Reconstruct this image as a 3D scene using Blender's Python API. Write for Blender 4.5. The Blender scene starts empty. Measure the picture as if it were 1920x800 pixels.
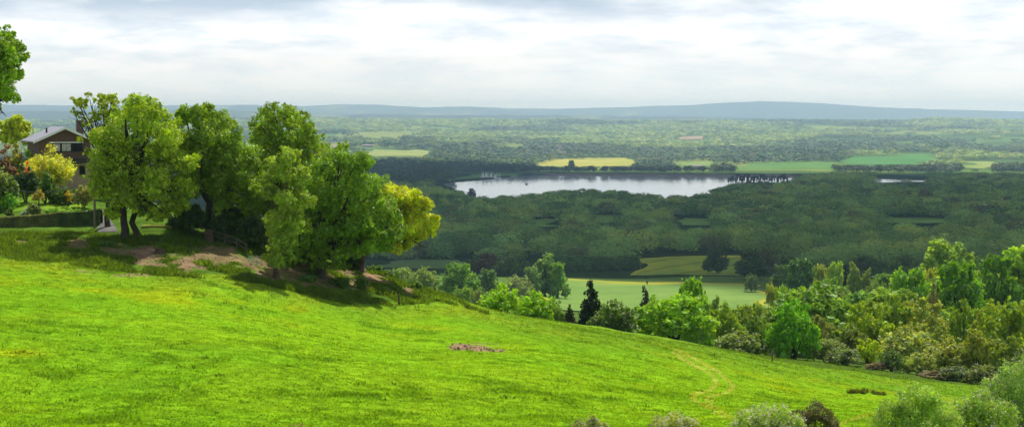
import bpy, bmesh, math
import numpy as np
from mathutils import Vector
PI = math.pi
rng = np.random.default_rng(11)
SC = bpy.context.scene
COL = SC.collection
# ------------------------------------------------------------------ camera
FPX = 3583.0                      # focal length in photo pixels (1920 wide)
HZ = 210.0                        # horizon row of the photo
TH = math.atan((400 - HZ) / FPX)
CT, ST = math.cos(TH), math.sin(TH)
cam = bpy.data.cameras.new('camera'); cam.sensor_width = 36; cam.lens = 36 * FPX / 1920
cam.clip_start = 0.5; cam.clip_end = 60000
co = bpy.data.objects.new('camera', cam); COL.objects.link(co)
co.location = (0, 0, 0); co.rotation_euler = (PI / 2 - TH, 0, 0); SC.camera = co

def ray(px, py):
    x = (np.asarray(px, float) - 960) / FPX; y = (400 - np.asarray(py, float)) / FPX
    return x, CT + y * ST, -ST + y * CT
def at(px, py, Y):                # point of the place seen at a photo pixel, at distance Y
    x, y, z = ray(px, py); k = np.asarray(Y, float) / y
    return x * k, y * k, z * k
def proj(X, Y, Z):
    d = Y * CT - Z * ST; v = Y * ST + Z * CT
    return 960 + FPX * X / d, 400 - FPX * v / d

# ------------------------------------------------------------------ noise
def _h(i, j, s):
    n = (i.astype(np.int64) * 374761393 + j.astype(np.int64) * 668265263 + s * 974711) & 0x7fffffff
    n = ((n ^ (n >> 13)) * 1274126177) & 0x7fffffff
    n = n ^ (n >> 16)
    return (n & 0xffff) / 65535.0
def vn(x, y, s=0):
    x = np.asarray(x, float); y = np.asarray(y, float)
    i = np.floor(x); j = np.floor(y); fx = x - i; fy = y - j
    fx = fx * fx * (3 - 2 * fx); fy = fy * fy * (3 - 2 * fy)
    i = i.astype(np.int64); j = j.astype(np.int64)
    a = _h(i, j, s); b = _h(i + 1, j, s); c = _h(i, j + 1, s); d = _h(i + 1, j + 1, s)
    return (a * (1 - fx) + b * fx) * (1 - fy) + (c * (1 - fx) + d * fx) * fy
def fbm(x, y, s=0, o=4):
    t = 0; a = .5; n = 0
    for k in range(o):
        t = t + a * vn(x, y, s + k * 17); n += a; a *= .5; x = np.asarray(x) * 2.03; y = np.asarray(y) * 2.03
    return t / n
def sm(a, b, x):
    t = np.clip((x - a) / (b - a), 0, 1); return t * t * (3 - 2 * t)
def inpoly(px, py, poly):
    px = np.asarray(px, float); py = np.asarray(py, float); r = np.zeros(np.broadcast(px, py).shape, bool); n = len(poly)
    for i in range(n):
        x0, y0 = poly[i]; x1, y1 = poly[(i + 1) % n]
        if y0 == y1: continue
        c = ((y0 > py) != (y1 > py)) & (px < (x1 - x0) * (py - y0) / (y1 - y0) + x0)
        r ^= c
    return r

# ------------------------------------------------------------------ the lie of the land
VIS = [(0,800,84),(480,800,88),(960,800,95),(1400,800,102),(1700,800,106),(1920,800,108),
 (0,650,116),(480,650,126),(960,680,140),(1300,720,160),(1600,745,178),
 (0,530,160),(300,530,172),(600,570,182),(750,590,190),(960,610,200),
 (0,470,184),(150,480,184),(290,512,181),(440,515,185),(560,540,189),(650,556,192),(720,562,196),
 (0,445,193),(150,442,195),(235,450,195),(290,440,195),(440,455,197),(560,485,202),(660,508,206),(720,518,210),(770,540,213),
 (0,436,200),(150,433,201),(60,385,216),(160,380,217),(200,400,212),(60,360,228),(150,352,236),
 (600,482,214),(820,550,214),(900,573,219),(1000,596,225),(1100,612,232),
 (1200,630,240),(1300,645,245),(1440,668,250),(1530,678,250),(1620,690,248),(1720,705,244),(1830,720,236),(1920,735,228),
 (1050,560,960),(1440,562,960),(1060,525,1120),(1400,540,1040),(1250,521,1140),
 (1200,515,1190),(1200,487,1330),(1390,480,1380),(1290,500,1250),(700,492,1480),(860,490,1490),
 (900,545,900),(760,530,950)]
HID = [(-100,300,-14),(150,300,-13),(300,300,-20),(500,300,-30),(600,260,-25),(600,400,-50),(300,450,-45),(0,450,-35),
 (800,265,-32),(1000,285,-40),(1100,300,-42),(1440,300,-39),(1440,400,-53),(1440,600,-71),(1440,800,-85),(1250,400,-56),(1100,420,-58),
 (1850,300,-39),(1850,400,-49),(1850,600,-62),(1850,900,-82),(1650,500,-58),(1650,700,-74),(1850,1250,-104),
 (300,900,-85),(300,1400,-116),(0,1400,-116),(2300,300,-36),(2300,600,-58),(2300,1000,-84),(2300,160,-25),(2300,100,-17),
 (-700,200,-10),(-700,110,-13),(-700,300,-12),(-700,500,-40),(-700,1000,-90),
 (960,3,-1.9),(960,20,-5),(960,45,-9.6),(100,20,-5),(100,45,-8.5),(1900,20,-5),(1900,45,-9.6),(-700,20,-4.6),(2500,20,-4.8),
 (960,1500,-117),(1600,1500,-114),(960,600,-70),(700,600,-66)]
cp = []
for px, py, Y in VIS:
    X, Yy, Z = at(px, py, Y); cp.append((X / Yy * 4, math.log(Yy), float(Z)))
for px, Y, Z in HID:
    cp.append(((px - 960) / FPX * 4, math.log(Y), Z))
for uu in (-1.6, -.9, 0, .9, 1.6):
    cp += [(uu, math.log(1800), -121), (uu, math.log(2300), -128)]
CP = np.array(cp)
def _k(r2): return np.where(r2 > 1e-12, .5 * r2 * np.log(r2 + 1e-12), 0)
_A = _k(((CP[:, None, :2] - CP[None, :, :2]) ** 2).sum(-1)) + np.eye(len(CP)) * 2e-3
_P = np.c_[np.ones(len(CP)), CP[:, :2]]
_M = np.block([[_A, _P], [_P.T, np.zeros((3, 3))]])
_W = np.linalg.solve(_M, np.r_[CP[:, 2] / np.exp(CP[:, 1]) * 100, 0, 0, 0])     # works on slope, so far points do not swamp near ones
def rbf(u, L):
    u = np.asarray(u, float).ravel(); L = np.asarray(L, float).ravel(); out = np.empty(len(u))
    for s in range(0, len(u), 60000):
        q = np.c_[u[s:s + 60000], L[s:s + 60000]]
        r2 = ((q[:, None, :] - CP[None, :, :2]) ** 2).sum(-1)
        out[s:s + 60000] = _k(r2) @ _W[:-3] + np.c_[np.ones(len(q)), q] @ _W[-3:]
    return out * np.exp(L) / 100

LAKE_PX = [(826,345),(850,341),(900,337.5),(975,329),(1060,327),(1250,327),(1370,327.5),(1488,328.5),(1490,342),(1638,342),(1640,334.2),(1745,338),(1745,342),(1636,342.6),(1490,342.3),(1440,342.8),
           (1375,346),(1335,356),(1330,368),(1280,374),(1100,374),(900,374),(872,366),(850,352)]
WZ = -140.0
def on_water(px, py):
    x, y, z = ray(px, py); k = WZ / z; return x * k, y * k
LAKE = [tuple(float(v) for v in on_water(*p)) for p in LAKE_PX]
def row(v): return lambda px: np.interp(px, [p[0] for p in v], [p[1] for p in v])
def rpy(v, Y): 
    f = row(v); return lambda px: (HZ - f(px)) / FPX * Y
const = lambda z: (lambda px: np.full(np.shape(px), float(z)))
RA = [(-300,230),(0,229),(400,226),(600,225.5),(800,228),(1060,226),(1150,230),(1300,229.5),(1700,229.5),(1750,225),(1920,230),(2200,231)]
RB = [(-300,214),(0,211),(200,208),(400,207),(600,215),(830,217),(1100,217),(1400,222),(1700,226),(1920,226),(2200,228)]
RC = [(-300,200),(0,197.5),(150,199),(460,198),(560,200),(640,197),(700,197.5),(800,202.5),(870,200.5),(960,204),(1050,205),(1200,201),(1300,198),(1360,193.5),(1420,191.5),(1480,192),(1540,195),(1600,199.5),(1660,203),(1750,206),(1920,210),(2200,212)]
ROWS = [(1800,const(-121)),(2400,const(-130)),(3000,const(-138)),(3400,const(-139)),(4400,const(-137.5)),(5000,const(-131)),(5600,const(-122)),(6500,const(-106)),(7600,const(-85)),
        (9300,rpy(RA,9300)),(10800,lambda px: rpy(RA,9300)(px)-45),(12500,rpy(RB,12500)),(14300,lambda px: rpy(RB,12500)(px)-50),(17000,rpy(RC,17000)),(20000,lambda px: rpy(RC,17000)(px)-90),(30000,const(-200))]
def height(X, Y):
    X = np.asarray(X, float); Y = np.asarray(Y, float); shp = np.broadcast(X, Y).shape
    X = np.broadcast_to(X, shp).ravel(); Y = np.broadcast_to(Y, shp).ravel()
    L = np.log(np.maximum(Y, 2.)); u = X / np.maximum(Y, 2.)
    z = np.zeros(len(X)); near = Y < 2000
    if near.any(): z[near] = rbf(np.clip(u[near] * 4, -2, 2), L[near])
    far = ~near | (Y > 1500)
    if far.any():
        px = 960 + FPX * u[far]; Lf = L[far]; zf = np.zeros(far.sum()); zs = [r[1](px) for r in ROWS]; ls = [math.log(r[0]) for r in ROWS]
        zf[:] = zs[0]
        for k in range(len(ROWS) - 1):
            m = (Lf >= ls[k]); t = np.clip((Lf - ls[k]) / (ls[k + 1] - ls[k]), 0, 1)
            if ROWS[k][0] >= 7600: t = t * t * (3 - 2 * t)
            zf = np.where(m, zs[k] * (1 - t) + zs[k + 1] * t, zf)
        zf += sm(4500, 6500, Y[far]) * (1 - sm(8000, 9000, Y[far])) * 22 * (fbm(X[far] / 900, Y[far] / 900, 5) - .5)
        w = np.where(near[far], sm(1500, 2000, Y[far]), 1.)
        z[far] = z[far] * (1 - w) + zf * w
    z += sm(60, 90, Y) * (1 - sm(300, 900, Y)) * (.5 * (fbm(X / 7, Y / 7, 3, 3) - .5) + .16 * (vn(X / 1.1, Y / 1.1, 9) - .5))
    lk = (Y > 2700) & (Y < 4700)
    if lk.any():
        ins = inpoly(X[lk], Y[lk], LAKE); z[lk] = np.where(ins, -144., np.maximum(z[lk], -139.2))
    return z.reshape(shp)
def hp(X, Y): return float(height(np.array([X]), np.array([Y]))[0])
_YS = np.exp(np.linspace(math.log(45), math.log(19000), 1400))
def ground_at(px, py):            # first ground point that a photo pixel meets
    px = np.atleast_1d(np.asarray(px, float)); py = np.atleast_1d(np.asarray(py, float)); out = []
    for a, b in zip(px, py):
        x, y, z = ray(a, b); k = _YS / y; d = z * k - height(x * k, _YS)
        i = np.argmax(d < 0) if (d < 0).any() else len(d) - 1
        i = max(i, 1); t = d[i - 1] / (d[i - 1] - d[i]) if d[i] < 0 else 1
        Y = _YS[i - 1] + t * (_YS[i] - _YS[i - 1]); X = x / y * Y
        out.append((X, Y, hp(X, Y)))
    return np.array(out)

# ------------------------------------------------------------------ object helpers
def tag(o, label=None, cat=None, group=None, kind=None):
    if label: o['label'] = label
    if cat: o['category'] = cat
    if group: o['group'] = group
    if kind: o['kind'] = kind
    return o
def empty(name, loc=(0, 0, 0), rz=0):
    o = bpy.data.objects.new(name, None); COL.objects.link(o); o.location = loc; o.rotation_euler = (0, 0, rz); o.empty_display_size = .3; return o
def link(name, me, m=None, parent=None):
    o = bpy.data.objects.new(name, me); COL.objects.link(o)
    if m is not None and not me.materials: me.materials.append(m)
    if parent is not None: o.parent = parent
    return o
def npmesh(name, V, F, tone=None, smooth=False):     # F: (n,3) or (n,4)
    me = bpy.data.meshes.new(name); V = np.ascontiguousarray(V, np.float32); F = np.ascontiguousarray(F, np.int32); n, k = F.shape
    me.vertices.add(len(V)); me.vertices.foreach_set('co', V.ravel())
    me.loops.add(n * k); me.loops.foreach_set('vertex_index', F.ravel())
    me.polygons.add(n); me.polygons.foreach_set('loop_start', np.arange(0, n * k, k, dtype=np.int32))
    me.polygons.foreach_set('loop_total', np.full(n, k, np.int32))
    me.update(calc_edges=True)
    me.polygons.foreach_set('use_smooth', np.full(n, smooth, bool))
    if tone is not None:
        dom = 'FACE' if len(tone) == n else 'POINT'
        at_ = me.attributes.new('tone', 'FLOAT_COLOR', dom)
        at_.data.foreach_set('color', np.c_[tone, np.ones(len(tone))].astype(np.float32).ravel())
    return me
def bm_obj(name, bm, m, parent=None, smooth=False, bevel=0):
    me = bpy.data.meshes.new(name); bm.normal_update(); bm.to_mesh(me); bm.free()
    for p in me.polygons: p.use_smooth = smooth
    return link(name, me, m, parent)
def bx(bm, x0, x1, y0, y1, z0, z1):
    v = [bm.verts.new(p) for p in ((x0,y0,z0),(x1,y0,z0),(x1,y1,z0),(x0,y1,z0),(x0,y0,z1),(x1,y0,z1),(x1,y1,z1),(x0,y1,z1))]
    for f in ((0,3,2,1),(4,5,6,7),(0,1,5,4),(1,2,6,5),(2,3,7,6),(3,0,4,7)): bm.faces.new([v[i] for i in f])
def prism(bm, pts, y0, y1):       # outline in x,z pulled along y
    a = [bm.verts.new((x, y0, z)) for x, z in pts]; b = [bm.verts.new((x, y1, z)) for x, z in pts]
    bm.faces.new(a); bm.faces.new(b[::-1])
    for i in range(len(pts)): bm.faces.new((a[i], b[i], b[(i + 1) % len(pts)], a[(i + 1) % len(pts)]))
def tubes(paths, sides=7):        # [(points, radii)] -> V, F (quads)
    V = []; F = []; o = 0
    for P, R in paths:
        P = np.asarray(P, float); R = np.asarray(R, float); n = len(P)
        T = np.gradient(P, axis=0); T /= np.linalg.norm(T, axis=1)[:, None] + 1e-9
        ref = np.array([.13, .97, .2]) if abs(T[:, 1]).max() < .9 else np.array([1., 0, 0])
        A = np.cross(T, ref); A /= np.linalg.norm(A, axis=1)[:, None] + 1e-9; B = np.cross(T, A)
        a = np.arange(sides) * 2 * PI / sides
        ring = P[:, None] + R[:, None, None] * (np.cos(a)[None, :, None] * A[:, None] + np.sin(a)[None, :, None] * B[:, None])
        V.append(ring.reshape(-1, 3))
        i, j = np.meshgrid(np.arange(n - 1), np.arange(sides), indexing='ij'); j2 = (j + 1) % sides
        F.append(np.stack([o + i * sides + j, o + i * sides + j2, o + (i + 1) * sides + j2, o + (i + 1) * sides + j], -1).reshape(-1, 4)); o += n * sides
    return np.concatenate(V), np.concatenate(F)

# ------------------------------------------------------------------ materials
def newmat(name):
    m = bpy.data.materials.new(name); m.use_nodes = True; nt = m.node_tree; nt.nodes.clear()
    return m, nt, nt.nodes, nt.links
def leaf_mat(name, trans=.45, warm=(1.25, 1.15, .35), spec=.03, jitter=.22, gain=1.):
    m, nt, N, Lk = newmat(name)
    out = N.new('ShaderNodeOutputMaterial'); oi = N.new('ShaderNodeObjectInfo'); a = N.new('ShaderNodeAttribute'); a.attribute_name = 'tone'
    mul = N.new('ShaderNodeMix'); mul.data_type = 'RGBA'; mul.blend_type = 'MULTIPLY'; mul.inputs[0].default_value = 1
    Lk.new(oi.outputs['Color'], mul.inputs[6]); Lk.new(a.outputs['Color'], mul.inputs[7])
    tc = N.new('ShaderNodeNewGeometry'); no = N.new('ShaderNodeTexNoise'); no.inputs['Scale'].default_value = .45; no.inputs['Detail'].default_value = 3
    Lk.new(tc.outputs['Position'], no.inputs['Vector'])
    mr = N.new('ShaderNodeMapRange'); mr.inputs[1].default_value = .3; mr.inputs[2].default_value = .7; mr.inputs[3].default_value = gain * (1 - jitter); mr.inputs[4].default_value = gain * (1 + jitter)
    Lk.new(no.outputs['Fac'], mr.inputs[0])
    m2 = N.new('ShaderNodeVectorMath'); m2.operation = 'SCALE'; Lk.new(mul.outputs[2], m2.inputs[0]); Lk.new(mr.outputs[0], m2.inputs['Scale'])
    d = N.new('ShaderNodeBsdfDiffuse'); Lk.new(m2.outputs[0], d.inputs[0])
    w = N.new('ShaderNodeVectorMath'); w.operation = 'MULTIPLY'; w.inputs[1].default_value = warm; Lk.new(m2.outputs[0], w.inputs[0])
    t = N.new('ShaderNodeBsdfTranslucent'); Lk.new(w.outputs[0], t.inputs[0])
    mx = N.new('ShaderNodeMixShader'); mx.inputs[0].default_value = trans; Lk.new(d.outputs[0], mx.inputs[1]); Lk.new(t.outputs[0], mx.inputs[2])
    g = N.new('ShaderNodeBsdfGlossy'); g.inputs['Roughness'].default_value = .45; g.inputs['Color'].default_value = (.9, .95, .9, 1)
    m3 = N.new('ShaderNodeMixShader'); m3.inputs[0].default_value = spec; Lk.new(mx.outputs[0], m3.inputs[1]); Lk.new(g.outputs[0], m3.inputs[2])
    Lk.new(m3.outputs[0], out.inputs[0]); return m
def plain(name, col, rough=.8, metal=0, var=.25, scale=3., bump=0., col2=None):
    m, nt, N, Lk = newmat(name)
    out = N.new('ShaderNodeOutputMaterial'); p = N.new('ShaderNodeBsdfPrincipled'); p.inputs['Roughness'].default_value = rough; p.inputs['Metallic'].default_value = metal
    tc = N.new('ShaderNodeTexCoord'); no = N.new('ShaderNodeTexNoise'); no.inputs['Scale'].default_value = scale; no.inputs['Detail'].default_value = 5
    Lk.new(tc.outputs['Object'], no.inputs['Vector'])
    r = N.new('ShaderNodeValToRGB'); c = np.array(col); c2 = np.array(col2) if col2 is not None else c * (1 + var)
    r.color_ramp.elements[0].position = .3; r.color_ramp.elements[1].position = .7
    r.color_ramp.elements[0].color = (*(c * (1 - var)), 1); r.color_ramp.elements[1].color = (*c2, 1)
    Lk.new(no.outputs['Fac'], r.inputs[0]); Lk.new(r.outputs[0], p.inputs['Base Color'])
    if bump:
        b = N.new('ShaderNodeBump'); b.inputs['Strength'].default_value = bump; Lk.new(no.outputs['Fac'], b.inputs['Height']); Lk.new(b.outputs[0], p.inputs['Normal'])
    Lk.new(p.outputs[0], out.inputs[0]); return m
def brick_mat(name, c1, c2, mortar, scale):
    m, nt, N, Lk = newmat(name)
    out = N.new('ShaderNodeOutputMaterial'); p = N.new('ShaderNodeBsdfPrincipled'); p.inputs['Roughness'].default_value = .85
    tc = N.new('ShaderNodeTexCoord'); mp = N.new('ShaderNodeMapping'); mp.inputs['Rotation'].default_value = (PI / 2, 0, 0); Lk.new(tc.outputs['Object'], mp.inputs[0])
    b = N.new('ShaderNodeTexBrick'); b.inputs['Color1'].default_value = (*c1, 1); b.inputs['Color2'].default_value = (*c2, 1); b.inputs['Mortar'].default_value = (*mortar, 1)
    b.inputs['Scale'].default_value = scale; Lk.new(mp.outputs[0], b.inputs[0]); Lk.new(b.outputs['Color'], p.inputs['Base Color']); Lk.new(p.outputs[0], out.inputs[0]); return m
LEAF = leaf_mat('leaf', trans=.42, warm=(1.35, 1.2, .3), gain=2.5)
BIGLEAF = leaf_mat('big_tree_leaf', trans=.42, warm=(1.22, 1.2, .3), gain=2.55)
NEEDLE = leaf_mat('needle', trans=.12, warm=(1, 1, .8), spec=.02, gain=1.5)
FARLEAF = leaf_mat('far_leaf', trans=.22, jitter=.1, gain=2.0)
BLOSSOM = leaf_mat('blossom', trans=.35, warm=(1, 1, 1), spec=.02)
GRASS = leaf_mat('grass_blade', trans=.55, warm=(1.35, 1.15, .2), spec=.01, jitter=.15, gain=1.1)
BARK = plain('bark', (.055, .042, .030), .9, var=.45, scale=1.6, bump=.5)
BARK2 = plain('ivy_bark', (.10, .062, .038), .9, var=.4, scale=2, bump=.5)
WOOD = plain('weathered_wood', (.16, .12, .085), .85, var=.35, scale=6, bump=.2)
DARKWOOD = plain('dark_wood', (.045, .038, .032), .85, var=.3, scale=6)
WHITE = plain('white_paint', (.78, .78, .76), .55, var=.05)
METAL = plain('galvanised_metal', (.42, .46, .48), .45, .6, var=.12)

# ground: one painted colour per point, broken up by fine noise
def ground_mat():
    m, nt, N, Lk = newmat('ground')
    out = N.new('ShaderNodeOutputMaterial'); a = N.new('ShaderNodeAttribute'); a.attribute_name = 'tone'
    g = N.new('ShaderNodeNewGeometry')
    n1 = N.new('ShaderNodeTexNoise'); n1.inputs['Scale'].default_value = .9; n1.inputs['Detail'].default_value = 8; n1.inputs['Roughness'].default_value = .7
    Lk.new(g.outputs['Position'], n1.inputs['Vector'])
    mr = N.new('ShaderNodeMapRange'); mr.inputs[1].default_value = .3; mr.inputs[2].default_value = .7; mr.inputs[3].default_value = .62; mr.inputs[4].default_value = 1.38; Lk.new(n1.outputs['Fac'], mr.inputs[0])
    s = N.new('ShaderNodeVectorMath'); s.operation = 'SCALE'; Lk.new(a.outputs['Color'], s.inputs[0]); Lk.new(mr.outputs[0], s.inputs['Scale'])
    n2 = N.new('ShaderNodeTexNoise'); n2.inputs['Scale'].default_value = 5; n2.inputs['Detail'].default_value = 4; Lk.new(g.outputs['Position'], n2.inputs['Vector'])
    b = N.new('ShaderNodeBump'); b.inputs['Strength'].default_value = .5; b.inputs['Distance'].default_value = .12; Lk.new(n2.outputs['Fac'], b.inputs['Height'])
    d = N.new('ShaderNodeBsdfDiffuse'); Lk.new(s.outputs[0], d.inputs[0]); Lk.new(b.outputs[0], d.inputs['Normal']); Lk.new(d.outputs[0], out.inputs[0]); return m
GROUND = ground_mat()

# ------------------------------------------------------------------ the ground sheet
EDGE = [(-400,440),(0,478),(150,492),(300,512),(440,515),(560,540),(640,560),(720,566),(790,560),(820,556),(900,577),(1000,598),(1100,615),(1200,632),(1300,648),(1440,670),(1530,680),(1620,692),(1720,708),(1830,722),(1920,736),(2400,790)]
def edge_y(px): return np.interp(px, [e[0] for e in EDGE], [e[1] for e in EDGE])
TRACK = [[(1262,660),(1300,684),(1336,702),(1344,718),(1330,732),(1302,738),(1298,748),(1330,766),(1372,786)],
         [(1268,656),(1310,676),(1350,700),(1376,724),(1362,736),(1324,744),(1334,760),(1366,778)],[(1560,800),(1610,782),(1660,768)]]
SOIL = [(290,478,50,25,1.0),(345,494,40,15,.95),(150,462,38,13,.75),(215,470,48,18,.75),(258,514,38,5,.7),(160,508,30,4,.5),(20,452,34,8,.5),(410,480,50,20,.8),(505,512,34,12,.9),(470,495,40,14,.8),
        (690,522,58,20,1.1),(655,508,24,12,.9),(610,525,40,18,.7),(770,545,24,9,.85),(560,505,40,16,.8),(888,650,42,7,1.1),(910,657,42,5,.8)]
def seg_d(px, py, pts, ky=2.6):
    d = np.full(np.shape(px), 1e9)
    for (x0, y0), (x1, y1) in zip(pts[:-1], pts[1:]):
        dx, dy = x1 - x0, (y1 - y0) * ky; L2 = dx * dx + dy * dy
        t = np.clip(((px - x0) * dx + (py - y0) * ky * dy) / L2, 0, 1)
        d = np.minimum(d, np.hypot(px - x0 - t * dx, (py - y0) * ky - t * dy))
    return d
def soil_mask(X, Y, px, py):
    m = np.zeros(np.shape(px))
    j = (fbm(X / 1.3, Y / 1.6, 21, 5) - .5) * 2.4
    for cx, cy, rx, ry, s in SOIL:
        r = np.hypot((px - cx) / rx, (py - cy) / ry) + j
        m = np.maximum(m, s * (1 - sm(.7, 1.02, r)))
    return np.clip(m, 0, 1) * (.72 + .28 * sm(.35, .55, fbm(X / .55, Y / .7, 23, 3)))
def grass_tint(X, Y, px, py):     # colour of the meadow sward
    a = fbm(X / 22, Y / 30, 31, 4); b = fbm(X / 5, Y / 7, 37, 3); c = fbm(X / 60, Y / 45, 41, 2)
    base = np.stack([.176 + .10 * (a - .5) + .05 * (b - .5), .332 + .10 * (a - .5), np.full(np.shape(a), .010)], -1)
    yel = sm(.55, .75, b * .6 + c * .4)[..., None]
    base = base * (1 - yel) + np.array([.255, .345, .008]) * yel
    dk = (sm(.60, .8, fbm(X / 3.1, Y / 4.2, 43, 3)) * .55)[..., None]
    base = base * (1 - dk) + np.array([.095, .215, .010]) * dk
    mo = fbm(X / 1.7, Y / 2.6, 45, 3); base = base * (.84 + .32 * mo)[..., None] * (.9 + .25 * fbm(X / 9, Y / 16, 46, 3))[..., None]
    far = sm(-10, 40, 40 - (py - edge_y(px)))[..., None] * .55      # rougher, greyer edge of the field
    base = base * (1 - far) + np.array([.130, .215, .022]) * far
    tr = np.full(np.shape(px), 1e9)
    for t in TRACK: tr = np.minimum(tr, seg_d(px, py, t))
    k = (1 - sm(2.2, 6.5, tr + 6 * (fbm(X / 2, Y / 2, 47, 2) - .5)))[..., None] * .78
    return base * (1 - k) + np.array([.36, .38, .06]) * k
def build_ground():
    uc = np.r_[np.linspace(-1.2, -.36, 30)[:-1], np.linspace(-.36, .36, 560), np.linspace(.36, 1.2, 30)[1:]]
    Yr = np.r_[np.exp(np.linspace(math.log(2.5), math.log(62), 26))[:-1], np.exp(np.linspace(math.log(62), math.log(300), 470))[:-1], np.exp(np.linspace(math.log(300), math.log(30000), 620))]
    U, Yg = np.meshgrid(uc, Yr); X = U * Yg
    Z = height(X, Yg)
    px, py = proj(X, Yg, Z)
    # distant woods make the ridges rough
    rough = sm(8800, 9300, Yg) * (1 - sm(18500, 20000, Yg))
    Z = Z + rough * (10 * (fbm(X / 150, Yg / 300, 51, 3) - .5) + 9 * np.maximum(0, vn(X / 34, Yg / 200, 53) - .45) + 5 * vn(X / 17, Yg / 90, 54))
    col = np.empty(X.shape + (3,))
    near = Yg < 300
    col[:] = (.10, .17, .035)
    col[near] = grass_tint(X[near], Yg[near], px[near], py[near])
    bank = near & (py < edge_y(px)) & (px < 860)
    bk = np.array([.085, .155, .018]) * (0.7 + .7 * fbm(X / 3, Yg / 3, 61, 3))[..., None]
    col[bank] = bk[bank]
    w = (Yg >= 232) & (Yg < 900); col[w] = (np.array([.075, .13, .022]) * (0.6 + .8 * fbm(X / 14, Yg / 14, 63, 3))[..., None])[w]
    s = np.zeros(X.shape); s[near] = soil_mask(X[near], Yg[near], px[near], py[near])
    sc = np.array([.265, .168, .100]) * (.55 + .9 * fbm(X / .9, Yg / .9, 65, 4))[..., None]
    col = col * (1 - s[..., None]) + sc * s[..., None]
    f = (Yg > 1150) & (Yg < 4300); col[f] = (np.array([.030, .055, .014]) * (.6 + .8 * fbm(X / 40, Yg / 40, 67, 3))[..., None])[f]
    f = (Yg >= 4300) & (Yg < 9000)
    patch = vn(X / 260 + 7 * fbm(X / 700, Yg / 700, 70, 2), Yg / 420, 71)
    pc = np.where((patch > .62)[..., None], np.array([.24, .30, .07]), np.where((patch > .4)[..., None], np.array([.13, .22, .05]), np.array([.09, .15, .04])))
    col[f] = pc[f]
    f = Yg >= 9000; col[f] = (np.array([.06, .085, .035]) * (.5 + .9 * fbm(X / 160, Yg / 800, 73, 4))[..., None] + np.array([.10, .11, .04]) * (sm(.62, .72, fbm(X / 500, Yg / 1500, 75, 3)))[..., None])[f]
    R, C = X.shape
    i, j = np.meshgrid(np.arange(R - 1), np.arange(C - 1), indexing='ij'); q = i * C + j
    F = np.stack([q, q + 1, q + C + 1, q + C], -1).reshape(-1, 4)
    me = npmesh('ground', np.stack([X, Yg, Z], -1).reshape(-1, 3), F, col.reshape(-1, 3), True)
    tag(link('ground', me, GROUND), 'sloping green meadow and the wooded valley and hills beyond it', 'ground', kind='structure')
build_ground()

# ------------------------------------------------------------------ lake
def build_lake():
    m, nt, N, Lk = newmat('lake_water'); out = N.new('ShaderNodeOutputMaterial'); p = N.new('ShaderNodeBsdfPrincipled')
    p.inputs['Base Color'].default_value = (.24, .28, .32, 1); p.inputs['Roughness'].default_value = .07; p.inputs['IOR'].default_value = 1.333
    g = N.new('ShaderNodeNewGeometry'); mp = N.new('ShaderNodeMapping'); mp.inputs['Scale'].default_value = (.05, .012, 1); Lk.new(g.outputs['Position'], mp.inputs[0])
    n = N.new('ShaderNodeTexNoise'); n.inputs['Scale'].default_value = 1; n.inputs['Detail'].default_value = 6; Lk.new(mp.outputs[0], n.inputs['Vector'])
    b = N.new('ShaderNodeBump'); b.inputs['Strength'].default_value = .16; b.inputs['Distance'].default_value = 2.; Lk.new(n.outputs['Fac'], b.inputs['Height']); Lk.new(b.outputs[0], p.inputs['Normal'])
    Lk.new(p.outputs[0], out.inputs[0])
    bm = bmesh.new(); xs = [q[0] for q in LAKE]; ys = [q[1] for q in LAKE]
    v = [bm.verts.new(q) for q in ((min(xs) - 60, min(ys) - 60, WZ), (max(xs) + 60, min(ys) - 60, WZ), (max(xs) + 60, max(ys) + 90, WZ), (min(xs) - 60, max(ys) + 90, WZ))]
    bm.faces.new(v)
    tag(bm_obj('lake_water', bm, m), 'broad pale reservoir in the middle of the valley', 'water', kind='structure')
build_lake()

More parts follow.
